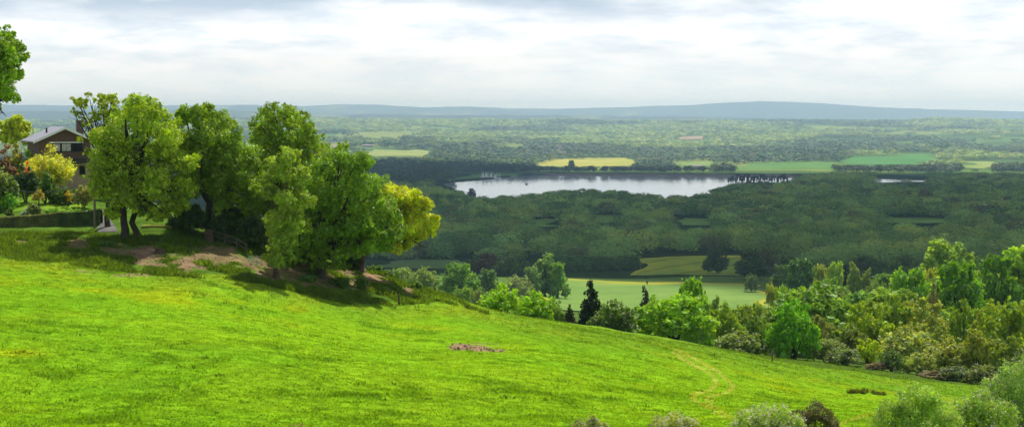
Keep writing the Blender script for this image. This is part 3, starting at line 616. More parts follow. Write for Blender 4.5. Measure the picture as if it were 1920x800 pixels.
LIST = [
 # along the brow of the meadow
 ('hedgerow_bush','bright leafy bush first along the meadow brow after the bank',940,524,234,84,'bush',G2,'bush'),
 ('hedgerow_bush','lime bush in the middle of the brow below the pale crop field',1000,538,239,84,'bush',(.125,.215,.012),'bush'),
 ('hawthorn','hawthorn with a patch of white blossom at the brow of the meadow',1036,552,241,48,'bush',G4,'bush'),
 ('dark_shrub','small brown-green upright shrub beside the dark cypress',1068,568,240,28,'conifer',(.05,.055,.03),'shrub'),
 ('cypress','dark blue-green cypress in front of the pale crop field',1108,519,262,62,'conifer',G6,'tree'),
 ('hawthorn','dark hawthorn with white blossom on its side next to the cypress',1152,555,246,90,'bush',G5,'bush',WB),
 ('multi_stemmed_tree','broad many-stemmed lime tree at the lower meadow edge',1262,532,250,158,'bush',(.125,.215,.010),'tree'),
 ('conifer','thin grey conifer poking up behind the broad many-stemmed tree',1211,518,300,44,'conifer',(.06,.075,.04),'tree'),
 ('oak_tree','rounded bright oak behind the broad many-stemmed tree',1298,520,335,76,'dome',(.10,.19,.012),'tree'),
 ('field_tree','thin grey-green tree beside the rounded bright oak',1340,548,340,56,'airy',G4,'tree'),
 ('olive_tree','yellowish young tree next to the broad many-stemmed tree',1362,566,262,72,'airy',G3,'tree'),
 ('olive_tree','soft olive tree between the lime tree and the dense round tree',1410,556,275,84,'airy',(.120,.165,.025),'tree'),
 ('hawthorn','low hawthorn at the meadow edge below the soft olive tree',1385,614,249,88,'bush',(.12,.16,.04),'bush',(.4,.4,.3)),
 ('hedgerow_bush','dark bush beneath the soft olive tree',1418,588,256,60,'bush',G5,'bush'),
 ('round_tree','dense bright green round tree standing alone behind the signpost',1488,549,254,100,'bush',(.080,.185,.008),'tree'),
 ('young_tree','small thin tree at the corner of the pale crop field',1450,513,430,38,'airy',(.15,.17,.04),'tree'),
 ('young_tree','little lime tree below the thin tree at the crop field corner',1466,536,410,40,'dome',(.14,.22,.02),'tree'),
 ('grey_shrub','grey-green spreading shrub beside the dense round tree',1548,628,254,74,'bush',(.105,.135,.05),'shrub'),
 ('hawthorn','low hawthorn in front of the grey-green spreading shrub',1582,645,249,66,'bush',(.10,.135,.04),'bush',(.4,.4,.33)),
 ('yellow_shrub','vivid lime shrub at the meadow edge among grey bushes',1628,630,252,52,'airy',(.19,.24,.012),'shrub'),
 ('olive_tree','big yellow-olive spreading tree in the middle of the wild hedge',1628,556,278,108,'airy',G8,'tree'),
 ('olive_tree','second yellow-olive tree tucked against the big one',1676,552,284,90,'airy',(.125,.180,.014),'tree'),
 ('willow_tree','open grey-green willow with dark branches showing',1726,553,286,112,'airy',(.165,.185,.045),'tree'),
 ('willow_tree','smooth pale round willow bush in the middle of the hedge',1700,600,264,120,'bush',(.155,.185,.06),'tree'),
 ('hawthorn','dark hawthorn dusted with blossom right at the meadow edge',1672,652,247,50,'bush',G5,'bush',(.35,.35,.28)),
 ('hedgerow_bush','pale green bush beside the dark dusted hawthorn',1722,655,248,66,'bush',(.15,.18,.055),'bush'),
 ('willow_tree','pale willow bush with yellowish top at the end of the field',1778,626,257,96,'bush',(.165,.185,.05),'tree'),
 ('olive_tree','patchy yellow-brown tree near the end of the field',1838,612,256,88,'airy',(.130,.155,.024),'tree'),
 ('olive_tree','yellow-green sapling group above the pale willow bush',1808,560,290,70,'airy',(.130,.190,.018),'tree'),
 ('oak_tree','large yellow oak leaning in at the picture edge',1896,540,266,112,'bush',(.115,.165,.012),'tree'),
 ('oak_tree','olive oak beside the large yellow oak at the edge',1858,548,276,86,'bush',(.12,.155,.022),'tree'),
 ('hawthorn','dark blossoming bush at the last corner of the meadow',1790,682,241,70,'bush',(.07,.10,.025),'bush',(.3,.3,.24)),
 ('hawthorn','low grey bush below the patchy yellow-brown tree',1840,676,238,66,'bush',(.10,.12,.04),'bush',(.3,.3,.25)),
 ('olive_tree','tangled olive bush by the picture edge below the yellow oak',1895,630,246,80,'airy',(.110,.145,.022),'tree'),
 ('hedgerow_bush','shadowy bush filling the gap under the big yellow-olive tree',1600,600,268,80,'bush',(.075,.10,.022),'bush'),
 ('hedgerow_bush','dull green bush under the open willow',1760,606,270,70,'bush',(.10,.135,.03),'bush'),
 ('hedgerow_bush','grey bush behind the dense round tree',1540,585,300,60,'airy',(.11,.13,.045),'bush'),
 ('reddish_shrub','brown bracken clump at the edge of the field',1645,684,246.5,48,'bush',(.10,.080,.04),'shrub'),
 ('reddish_shrub','second brown bracken clump further along the field edge',1755,700,241.5,70,'bush',(.095,.078,.038),'shrub'),
 # behind the hedge
 ('oak_tree','round bright oak above the wild hedge, left of the pale trees',1702,502,440,92,'dome',(.105,.195,.010),'tree'),
 ('oak_tree','large dense green oak above the hedge with deep shadow below',1797,488,405,118,'dome',(.075,.155,.008),'tree'),
 ('oak_tree','dark oak partly behind the large dense green oak',1866,478,430,88,'dome',(.055,.12,.008),'tree'),
 ('ash_tree','tall pale tree cut by the picture edge above the dark oak',1914,448,470,96,'tall',(.15,.225,.02),'tree'),
 ('poplar_tree','tallest pale tree standing clear against the shaded wood',1764,438,600,84,'tall',(.125,.185,.035),'tree'),
 ('poplar_tree','shorter pale tree joined to the tallest one',1800,456,610,62,'tall',(.115,.175,.03),'tree'),
 ('olive_tree','yellow-leaved tree behind the two bright oaks',1750,503,490,56,'dome',(.17,.19,.03),'tree'),
 ('bare_tree','nearly bare grey tree in front of the large dense oak',1752,530,360,30,'airy',(.10,.10,.065),'tree'),
 ('dead_conifer','thin dark spire beside the large dense oak',1758,522,380,14,'conifer',(.03,.04,.025),'tree'),
 ('field_tree','lime round tree among the hedgerow trees behind the crop field',1568,490,720,44,'dome',(.15,.225,.03),'tree'),
 ('field_tree','olive round tree left of the lime one behind the crop field',1540,497,725,44,'dome',(.13,.165,.03),'tree'),
 ('dark_conifer','slim dark cypress between lime tree and pale birch',1585,492,700,15,'conifer',(.018,.03,.02),'tree'),
 ('birch_tree','pale grey-green birch beside the slim dark cypress',1603,492,690,30,'tall',(.115,.155,.05),'tree'),
 ('birch_tree','second pale birch behind the first',1625,504,690,26,'tall',(.115,.15,.055),'tree'),
 ('field_tree','low green tree in front of the lime round tree',1555,520,620,44,'dome',(.10,.18,.03),'tree'),
 ('field_tree','dark little tree at the end of the crop field',1532,530,600,34,'dome',(.065,.11,.03),'tree'),
 ('hawthorn','white-dusted hawthorn behind the field corner',1545,542,520,36,'bush',(.10,.12,.05),'bush',(.4,.4,.34)),
 ('hawthorn','dark hawthorn bush at the corner of the far paddock',1522,550,520,34,'bush',(.045,.07,.025),'bush'),
 ('hawthorn','pale hawthorn in the row beyond the yellow-olive tree',1578,534,500,38,'bush',(.09,.12,.05),'bush',(.4,.4,.34)),
 ('hedgerow_bush','lime bush above the yellow-olive trees',1655,532,430,50,'bush',(.16,.23,.02),'bush'),
 ('hedgerow_bush','grey green bush between birches and bright oak',1640,512,520,44,'bush',(.10,.14,.05),'bush'),
 ('oak_tree','lone dark oak standing in front of the yellow crop field',1343,464,1170,48,'dome',(.030,.060,.018),'tree'),
 ('oak_tree','broad dark oak right of the lone oak by the yellow field',1408,470,1120,64,'dome',(.035,.065,.02),'tree'),
 ('oak_tree','olive-brown oak behind the broad dark oak',1438,468,1180,46,'dome',(.065,.075,.03),'tree'),
 ('willow_tree','small grey willow below the broad dark oak',1410,508,1010,26,'bush',(.075,.11,.05),'tree'),
 ('oak_tree','big dark green tree above the pale crop field corner',1500,484,860,66,'dome',(.045,.095,.018),'tree'),
 ('field_tree','dark round tree left of the big one over the crop field',1468,496,960,44,'dome',(.05,.085,.02),'tree'),
 # below the leaning tree, behind the brow
 ('willow_tree','pale domed tree in a row just beyond the brow under the pasture strip',760,494,840,62,'bush',(.125,.175,.035),'tree'),
 ('willow_tree','second pale domed tree beyond the brow, beside the first',795,496,830,58,'bush',(.115,.165,.03),'tree'),
 ('field_tree','pale tree at the start of the row beyond the brow',728,498,850,46,'bush',(.12,.16,.04),'tree'),
 ('oak_tree','larger rounded green tree beyond the brow, below the pasture end',862,493,800,72,'dome',(.085,.16,.018),'tree'),
 ('field_tree','small lime tree in front of the larger rounded green tree',868,526,700,44,'bush',(.11,.18,.025),'tree'),
 ('hawthorn','greyish bush at the brow below the rounded green tree',895,532,640,40,'bush',(.10,.13,.05),'bush'),
 ('field_tree','round mid-green tree between the rounded tree and the pale ash',916,504,880,42,'dome',(.065,.115,.03),'tree'),
 ('ash_tree','tall pale ash, largest of the trees at the pale crop field end',1022,476,960,54,'tall',(.095,.155,.04),'tree'),
 ('ash_tree','bright green tree leaning out over the pale crop field',1046,492,955,44,'dome',(.09,.165,.022),'tree'),
 ('willow_tree','hazy grey-green willow in front of the tall pale ash',972,510,900,52,'bush',(.13,.165,.07),'tree'),
 ('ash_tree','pale green tree left of the tall pale ash',996,500,950,44,'dome',(.085,.145,.04),'tree'),
 ('copper_tree','brownish copper-leaved tree at the wood edge',914,474,1230,44,'dome',(.070,.060,.028),'tree'),
 ('field_tree','green tree right of the copper-leaved tree',950,480,1180,44,'dome',(.055,.095,.025),'tree'),
 ('field_tree','light green tree behind the copper-leaved tree row',972,477,1250,38,'dome',(.075,.12,.03),'tree'),
 ('field_tree','dark bush left of the copper-leaved tree',885,486,1240,36,'dome',(.05,.08,.025),'tree'),
]
for row_ in LIST:
    nm, lab, px, top, Y, w, kd, c, cat = row_[:9]
    valley_tree(nm, lab, px, top, Y, w, kd, c, cat, blossom=row_[9] if len(row_) > 9 else None)
for k in range(9):
    valley_tree('wood_edge_tree', 'dark tree in the straight row above the pale crop field', 1066 + k * 15.5, 478 + 3 * rng.random(), 1225 + 20 * rng.random(), 27, 'dome', tuple(np.array((.060, .110, .026)) * (.85 + .3 * rng.random())), group='dark tree row above the pale crop field')
# scattered hedgerow trees that fill the slope on the far side of the wild hedge
cnt = 0
while cnt < 92:
    px = 1440 + 500 * rng.random(); Y = 330 + 950 * rng.random()
    X = (px - 960) / FPX * Y; z = hp(X, Y); H = 8 + 6 * rng.random(); tpx, tpy = proj(X, Y, z + H)
    lim = np.interp(px, [1440, 1520, 1600, 1700, 1740, 1820, 1920], [545, 500, 478, 468, 460, 460, 464]) + (30 if Y < 480 else 0)
    if tpy < lim or (px < 1500 and Y > 480) or (px < 1560 and 600 < Y < 950): continue
    leaf_mix = rng.random(); c = np.array((.070, .140, .014)) * (1 - leaf_mix) + np.array((.135, .19, .025)) * leaf_mix  # random blend from mid green to yellow-green
    if Y > 950: c = np.array((.05, .085, .02)) * (.8 + .5 * leaf_mix)
    valley_tree('hedgerow_tree', 'green tree among the scattered hedgerow trees between meadow and shaded wood', tpx, tpy, Y, (10 + 6 * rng.random()) * FPX / Y, ['dome', 'round', 'dome', 'bush', 'round'][int(rng.integers(5))], tuple(c), group='hedgerow trees between meadow and wood', X=X, z=z, H=H); cnt += 1
for k in range(8):
    px = 700 + 250 * rng.random(); Y = 560 + 280 * rng.random(); X = (px - 960) / FPX * Y; z = hp(X, Y)
    valley_tree('hedgerow_tree', 'green tree in the dip just beyond the brow below the leaning tree', px, 0, Y, 9 * FPX / Y, 'bush', tuple(np.array((.085, .14, .025)) * (.8 + .5 * rng.random())), group='trees in the dip beyond the brow', X=X, z=z, H=7 + 3 * rng.random())
# pines on the far point of the lake
for k in range(30):
    px = 1366 + (1478 - 1366) * (k + .7 * rng.random()) / 30; Y = 3560 + 60 * rng.random(); X = (px - 960) / FPX * Y; z = max(hp(X, Y), -139.5)
    if k > 0 and k < 3 and rng.random() < .5: continue
    valley_tree('pine_tree', 'tall bare-stemmed pine in the row standing against the lake', px, 0, Y, 5.2 * FPX / Y, 'pine', (.022, .036, .020), group='row of pines on the lake point', X=X, z=z, H=16 + 7 * rng.random())
for k in range(9):
    px = 1404 + 11 * k; Y = 3520 + 60 * rng.random(); X = (px - 960) / FPX * Y
    valley_tree('waterside_tree', 'low dark tree beneath the row of pines at the lake', px, 0, Y, 15 * FPX / Y, 'dome', (.03, .055, .022), group='low dark trees beneath the pines', X=X, z=max(hp(X, Y), -139.5), H=7 + 5 * rng.random())
valley_tree('waterside_tree', 'round tree standing alone at the water edge of the lake', 884, 353, 3230, 17, 'dome', (.032, .055, .025))
valley_tree('waterside_tree', 'lone tree in front of the bright yellow field beyond the lake', 1071, 300, 4560, 13, 'dome', (.04, .07, .03))

# ------------------------------------------------------------------ shaded wood and far woods
def template(n, size, seed, k=6, low=False):
    r = np.random.default_rng(seed); L = [(0, 0, .50, .41, .42), (0, 0, .50, .41, .42)]
    for i in range(k): a = i * 2.4 + r.random(); q = .35 + .5 * r.random(); L.append((math.cos(a) * .34 * math.sqrt(1 - (q - .35) ** 2 * 3), math.sin(a) * .34 * math.sqrt(1 - (q - .35) ** 2 * 3), q, .17, .15))
    if low:                       # skirts of leaves that reach the ground at the edge of a wood
        for i in range(9): a = i * .698 + .3 * r.random(); L.append((math.cos(a) * .30, math.sin(a) * .30, .16 + .12 * r.random(), .19, .20))
    Q, t = crown_quads(np.array(L), n, size, r, per=5, fill=.86, spread=.10, up=.5, upper=True, hue=.05, wild=.28, rough=.14, grain=.45); return Q, t
def covers(px0, px1, top, bot, Y):
    ok = np.zeros(np.shape(top), bool)
    for poly, Yc in CLEAR:
        for fx in (.25, .5, .75):
            for fy in (0.12, .5, .85):
                ok |= inpoly(px0 + (px1 - px0) * fx, top + (bot - top) * fy, poly) & (Y < Yc + 15)
    return ok
def scatter(Y0, Y1, step, u0=-.36, u1=.36, seed=0):
    r = np.random.default_rng(seed); P = []
    y = Y0
    while y < Y1:
        x = np.arange(u0 * y, u1 * y, step); P.append(np.c_[x + step * (r.random(len(x)) - .5) * .9, y + step * (r.random(len(x)) - .5) * .9]); y += step
    return np.concatenate(P)
def forest(name, label, P, H, W, tint, temps, r):
    z = height(P[:, 0], P[:, 1]); Qs = []; Ts = []
    which = r.integers(len(temps), size=len(P)); a = r.random(len(P)) * 2 * PI
    for k, (Q, t) in enumerate(temps):
        i = np.where(which == k)[0]
        if not len(i): continue
        c, s = np.cos(a[i])[:, None, None], np.sin(a[i])[:, None, None]; q = Q[None]
        x = (q[..., 0] * c - q[..., 1] * s) * W[i][:, None, None] + P[i, 0][:, None, None]; y = (q[..., 0] * s + q[..., 1] * c) * W[i][:, None, None] + P[i, 1][:, None, None]
        zz = q[..., 2] * H[i][:, None, None] + z[i][:, None, None]
        Qs.append(np.stack([x, y, zz], -1).reshape(-1, 4, 3)); Ts.append((t[None] * tint[i][:, None, :]).reshape(-1, 3))
    o = link(name, quads_mesh(name, np.concatenate(Qs), np.concatenate(Ts)), FARLEAF)
    return tag(o, label, 'woodland', kind='stuff')
def vis(P, H, W):
    z = height(P[:, 0], P[:, 1]); px, bot = proj(P[:, 0], P[:, 1], z); _, top = proj(P[:, 0], P[:, 1], z + H); hw = W * FPX / P[:, 1] / 2
    return ~covers(px - hw, px + hw, top, bot, P[:, 1]), px, top, bot
def wood_tint(r, n, P, dark, light, blue=0):
    f = fbm(P[:, 0] / 120, P[:, 1] / 260, 91, 3)[:, None]; v = np.clip(.95 * r.random(n)[:, None] ** 1.3 + 1.0 * (f - .42), 0, 1)
    hu = 1 + .30 * (r.random((n, 1)) - .5) * np.array([1.2, .1, -1.])
    return (np.array(dark) * (1 - v) + np.array(light) * v) * hu
r = np.random.default_rng(77)
P = scatter(1290, 3950, 27, -.12, .36, 1)
H = 12 + 9 * r.random(len(P)) ** 1.2 + 9 * (fbm(P[:, 0] / 90, P[:, 1] / 120, 95, 2) - .5); W = 20 + 14 * r.random(len(P)) ** 1.4
ok, px, top, bot = vis(P, H, W)
z = height(P[:, 0], P[:, 1])
ok &= ~inpoly(P[:, 0], P[:, 1], LAKE)
ok &= ~((px > 1170) & (px < 1480) & (P[:, 1] < 1395)) & ~((px < 1060) & (P[:, 1] < 1515))
ok &= ~((px > 1340) & (px < 1480) & (P[:, 1] > 3420)) & ~((px < 1500) & (P[:, 1] > 3700)) & ~((px < 870) & (P[:, 1] > 3480))
P, H, W = P[ok], H[ok], W[ok]; tint = wood_tint(r, len(P), P, (.052, .112, .022), (.20, .28, .060))
odd = r.random(len(P)) < .05; tint[odd] = np.array((.075, .082, .032))
# the nearest and best visible stand as single trees
px, bot = proj(P[:, 0], P[:, 1], height(P[:, 0], P[:, 1])); inv = (px > 720) & (px < 1915)
order = np.argsort(np.where(inv, P[:, 1], 1e9))[:105]
sel = np.zeros(len(P), bool); sel[order] = True
FT = []
for v in range(6):
    Q, t = template(2600, .024, 300 + v, 9, True); me = quads_mesh('crown', Q, t); me.materials.append(FARLEAF); FT.append(me)
for i in order:
    o = empty('wood_tree'); cr = bpy.data.objects.new('crown', FT[int(r.integers(6))]); COL.objects.link(cr); cr.parent = o; cr.color = (*tint[i], 1)
    o.location = (P[i, 0], P[i, 1], hp(P[i, 0], P[i, 1])); o.scale = (W[i], W[i], H[i]); o.rotation_euler = (0, 0, r.random() * 6.28); o.color = (*tint[i], 1)
    tag(o, 'dark rounded tree at the near edge of the shaded wood', 'tree', 'trees at the near edge of the shaded wood')
P, H, W, tint = P[~sel], H[~sel], W[~sel], tint[~sel]
nr = P[:, 1] < 2100
forest('woodland', 'dark shaded broadleaf wood filling the valley in front of the lake', P[nr], H[nr], W[nr], tint[nr], [template(2200, .026, 320 + v, 9, True) for v in range(6)], r)
forest('woodland', 'shaded wood close to the near shore of the lake', P[~nr], H[~nr], W[~nr], tint[~nr], [template(650, .042, 330 + v, 8) for v in range(6)], r)
# beyond the lake
P = scatter(3480, 4700, 18, -.12, .30, 2); H = 11 + 8 * r.random(len(P)); W = 16 + 10 * r.random(len(P)); ok, px, top, bot = vis(P, H, W)
ok &= ~inpoly(P[:, 0], P[:, 1], LAKE) & ~((px > 850) & (P[:, 1] < 4300)) & ((P[:, 1] < 4560) | (px < 1000)); P, H, W = P[ok], H[ok], W[ok]
forest('woodland', 'dark belt of trees along the far shore of the lake', P, H, W, wood_tint(r, len(P), P, (.028, .052, .016), (.055, .085, .022)), [template(260, .065, 340 + v) for v in range(5)], r)
P = scatter(4500, 9400, 24, -.31, .31, 3); H = 9 + 10 * r.random(len(P)); W = 17 + 16 * r.random(len(P)) ** 1.6; ok, px, top, bot = vis(P, H, W)
dens = fbm(P[:, 0] / 230, P[:, 1] / 420, 101, 3) + .10 * vn(P[:, 0] / 60, P[:, 1] / 900, 103); ok &= dens > .415
P, H, W = P[ok], H[ok], W[ok]
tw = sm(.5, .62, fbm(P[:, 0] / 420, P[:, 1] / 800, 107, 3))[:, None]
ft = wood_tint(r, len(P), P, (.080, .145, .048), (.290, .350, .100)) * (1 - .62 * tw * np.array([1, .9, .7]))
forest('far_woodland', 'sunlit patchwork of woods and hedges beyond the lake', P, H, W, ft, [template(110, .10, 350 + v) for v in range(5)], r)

# ------------------------------------------------------------------ hedges
def hedge(label, a, b, Y, topf, depth, col, seed, n):
    r = np.random.default_rng(seed); X0 = float((a - 960) / FPX * Y); X1 = float((b - 960) / FPX * Y); root = empty('clipped_hedge', ((X0 + X1) / 2, Y, 0)); xm = (X0 + X1) / 2
    xs = np.linspace(X0, X1, 24); zb = height(xs, np.full(24, Y)) - .2; zt = np.array([float(at(960 + x / Y * FPX, topf(960 + x / Y * FPX), Y)[2]) for x in xs]); root.location.z = zb.min()
    V = []; F = []
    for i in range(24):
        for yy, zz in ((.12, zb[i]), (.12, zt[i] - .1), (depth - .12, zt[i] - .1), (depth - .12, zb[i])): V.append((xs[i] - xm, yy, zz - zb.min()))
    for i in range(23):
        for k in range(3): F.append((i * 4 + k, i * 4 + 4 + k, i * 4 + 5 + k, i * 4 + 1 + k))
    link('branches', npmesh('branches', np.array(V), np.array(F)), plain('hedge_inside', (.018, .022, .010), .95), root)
    x = X0 + (X1 - X0) * r.random(n); t = r.random(n); tb = np.interp(x, xs, zb); tt = np.interp(x, xs, zt)
    front = r.random(n) < .55; y = np.where(front, .02 + .12 * r.random(n), depth * r.random(n)); z = np.where(front, tb + (tt - tb) * t, tt - .12 + .2 * r.random(n))
    P = np.stack([x - xm, y, z - zb.min()], -1); nrm = unit(np.where(front[:, None], np.array([0, -1., .3]), np.array([0, -.2, 1.])) + r.normal(size=(n, 3)) * .55)
    A = unit(np.cross(nrm, r.normal(size=(n, 3)))); B = np.cross(nrm, A); s = (.06 + .06 * r.random(n))[:, None]
    Q = np.stack([P + A * s, P + B * s * .7, P - A * s, P - B * s * .7], 1); tn = (.7 + .6 * vn(x * 1.3, z * 2, seed))[:, None] * (.8 + .4 * r.random(n))[:, None] * np.ones(3)
    o = link('foliage', quads_mesh('foliage', Q, tn), LEAF, root); o.color = (*col, 1); tag(root, label, 'hedge')
hedge('long clipped dark green hedge beside the lane', -60, 108, 203, row([(-60,412),(60,405),(108,400)]), 1.6, (.075,.085,.022), 1, 15000)
hedge('taller dark clipped hedge ending at the telegraph pole', 108, 186, 203, row([(108,400),(150,398),(186,393)]), 1.6, (.045,.075,.018), 2, 9000)
hedge('short low clipped hedge between the oak and the broad tree', 264, 320, 200, row([(264,424),(320,425)]), 1.2, (.15,.165,.035), 3, 6000)

# ------------------------------------------------------------------ the house
def house():
    BR = brick_mat('brown_brick', (.135,.072,.050), (.105,.058,.042), (.14,.105,.085), 4.2); TAN = brick_mat('tan_brick', (.46,.33,.215), (.42,.30,.19), (.42,.34,.26), 4.2)
    ROOF = plain('grey_roof', (.30,.29,.33), .55, var=.12, scale=2.5); GL = plain('window_glass', (.02,.024,.028), .06, var=.1); FR = plain('dark_frame', (.025,.022,.02), .5); CUR = plain('curtain', (.55,.53,.48), .9); FL = plain('flue', (.02,.02,.022), .6)
    Y = 233.; k = Y / FPX; X, _, zg = (float(v) for v in at(122, 352, Y)); Z = lambda py: float(at(122, py, Y)[2]) - zg
    h = empty('house', (X, Y, zg), math.radians(22)); tag(h, 'brown brick house with pale gabled roof above the garden', 'house')
    W = 3.1; D = 9.5; ze = Z(262); za = Z(240.5)
    bm = bmesh.new(); bx(bm, -W, W, 0, D, -1.2, Z(306)); w = bm_obj('lower_wall', bm, TAN, h)
    bm = bmesh.new(); prism(bm, [(-W-.03, Z(306)+.003), (W+.03, Z(306)+.003), (W+.03, ze), (0, za), (-W-.03, ze)], -.05, D + .05); w = bm_obj('wall', bm, BR, h)
    sl = (za - ze) / W; o = .75
    roof = None
    bm = bmesh.new(); t = .16
    prism(bm, [(-W - o, ze - sl * o + .02), (0, za + .02), (W + o, ze - sl * o + .02), (W + o, ze - sl * o + .02 + t), (0, za + .02 + t), (-W - o, ze - sl * o + .02 + t)], -.7, D + .5); roof = bm_obj('roof', bm, ROOF, h)
    bm = bmesh.new(); bx(bm, -1.75, -1.55, 3.2, 3.4, Z(262), Z(240)); bm_obj('flue', bm, FL, roof)
    bm = bmesh.new(); bx(bm, 2.2, 3.0, 4.2, 5.0, Z(262), Z(228)); bx(bm, 2.14, 3.06, 4.14, 5.06, Z(228)+.002, Z(228) + .12); bm_obj('chimney', bm, BR, roof)
    bm = bmesh.new(); prism(bm, [(-W - o, ze - sl * o - .12), (0, za - .12), (0, za + .19), (-W - o, ze - sl * o + .19)], -.78, -.703); bm_obj('bargeboard', bm, WHITE, h)
    bm = bmesh.new(); prism(bm, [(0.002, za - .12), (W + o, ze - sl * o - .12), (W + o, ze - sl * o + .19), (0.002, za + .19)], -.78, -.703); bm_obj('bargeboard', bm, WHITE, h)
    def win(x0, x1, z0, z1, n, y=-.05, cur=None, rail=False):
        bm = bmesh.new(); f = .09; 
        bx(bm, x0, x1, y - .07, y - .002, z0, z0 + f); bx(bm, x0, x1, y - .07, y - .002, z1 - f, z1)
        for i in range(n + 1): xx = x0 + (x1 - x0 - f) * i / n; bx(bm, xx, xx + f, y - .068, y - .003, z0 + f + .002, z1 - f - .002)
        w_ = bm_obj('window', bm, FR, h)
        bm = bmesh.new(); bx(bm, x0 + .03, x1 - .03, y - .03, y - .004, z0 + .03, z1 - .03); bm_obj('pane', bm, GL, w_)
        if cur:
            for a, b in cur:
                bm = bmesh.new(); m = 6
                for i in range(m): bx(bm, a + (b - a) * i / m, a + (b - a) * (i + .8) / m, y - .036 - .008 * (i % 2), y - .031, z0 + .12, z1 - .12)
                bm_obj('curtain', bm, CUR, w_)
        if rail:
            bm = bmesh.new(); bx(bm, x0 - .1, x1 + .1, y - .16, y - .003, z1 + .003, z1 + .13); bm_obj('lintel', bm, WHITE, w_)
    win(-1.75, 2.2, Z(285), Z(268), 3, cur=[(-1.3, -.55), (-.3, .75)], rail=True)
    bm = bmesh.new(); bx(bm, -.6, 2.5, -.9, -.053, Z(306), Z(303)); bx(bm, -.6, 2.5, -.9, -.82, Z(303)+.002, Z(297))
    bm_obj('balcony', bm, FR, h)
    win(0.0, .75, Z(329), Z(311), 1, y=0); win(1.75, 2.45, Z(328), Z(311), 1, y=0)
house()

# ------------------------------------------------------------------ telegraph pole, handrail, hurdle, posts, stump
def stake(px, py, Y=None):
    if Y is None: g = ground_at([px], [py])[0]; return g
    X = float(at(px, py, Y)[0]); return np.array([X, Y, hp(X, Y)])
def pole():
    g = stake(178, 436, 201); H = (436 - 334) * 201 / FPX; root = empty('telegraph_pole', g); tag(root, 'grey wooden telegraph pole at the end of the hedge', 'pole')
    bm = bmesh.new(); bmesh.ops.create_cone(bm, cap_ends=True, segments=12, radius1=.14, radius2=.10, depth=H + 1.5)
    bmesh.ops.translate(bm, verts=bm.verts, vec=(0, 0, H / 2 - .5)); bm_obj('post', bm, plain('pole_wood', (.20,.165,.125), .85, var=.3, scale=4), root, True)
    V, F = tubes([(np.array([(0, -.16, H * .94 ), (-3, 1, H * .70), (-7, 4, H * .62), (-12.2, 10, H * .66)]), np.full(4, .018))], 5); link('cable', npmesh('cable', V, F), FRM, root)
    bm = bmesh.new(); bx(bm, -.12, .12, -.2, -.11, H * .90, H * .97); bm_obj('bracket', bm, FRM, root)
FRM = plain('dull_metal', (.10,.10,.10), .5, .3)
pole()
def handrail():
    pts = [(360,438,199),(398,462,197),(422,479,196),(444,494,195),(462,508,194)]; G = [stake(*p) for p in pts]; o = G[0]
    root = empty('handrail_fence', o); tag(root, 'wooden handrail fence descending the shady bank under the trees', 'fence')
    for g in G[1:]:
        bm = bmesh.new(); d = g - o; bx(bm, d[0] - .06, d[0] + .06, d[1] - .06, d[1] + .06, d[2] - .3, d[2] + 1.05); bm_obj('post', bm, WOOD, root)
    for hh in (1.0, .5):
        V, F = tubes([(np.array([(g - o) + np.array([0, -.1, hh]) for g in G]), np.full(len(G), .05))], 6); link('rail', npmesh('rail', V, F), WOOD, root)
handrail()
def hurdle():
    g = stake(478, 516, 191.5); root = empty('metal_hurdle', g, .15); tag(root, 'pale metal hurdle gate at the foot of the bank below the narrow tree', 'gate')
    bm = bmesh.new()
    for x in (-.62, -.2, .2, .62): bx(bm, x - .03, x + .03, -.03, .03, -.1, .85)
    bm_obj('upright', bm, METAL, root)
    for z in (.1, .33, .56, .8):
        bm = bmesh.new(); bx(bm, -.65, .65, -.065, -.033, z - .025, z + .025); bm_obj('bar', bm, METAL, root)
hurdle()
def meadow_post():
    g = stake(748, 571); H = 17 * g[1] / FPX; root = empty('fence_post', g); tag(root, 'single dark wooden stake standing on the meadow below the bank', 'post')
    bm = bmesh.new(); bmesh.ops.create_cone(bm, cap_ends=True, segments=8, radius1=.085, radius2=.075, depth=H + .4); bmesh.ops.translate(bm, verts=bm.verts, vec=(0, 0, H / 2)); bm_obj('post', bm, DARKWOOD, root, True)
    bm = bmesh.new(); bx(bm, -.09, .09, -.095, -.07, H - .12, H + .05); bm_obj('marker', bm, DARKWOOD, root)
meadow_post()
def signpost():
    g = stake(1448, 677); H = 20 * g[1] / FPX; root = empty('footpath_signpost', g); tag(root, 'wooden footpath signpost at the lower edge of the meadow', 'signpost')
    bm = bmesh.new(); bx(bm, -.09, .09, -.09, .09, -.3, H); bm_obj('post', bm, WOOD, root)
    bm = bmesh.new(); prism(bm, [(-.36, H * .62), (.3, H * .62), (.42, H * .70), (.3, H * .78), (-.36, H * .78)], -.14, -.092); bm_obj('sign_arm', bm, WOOD, root)
signpost()
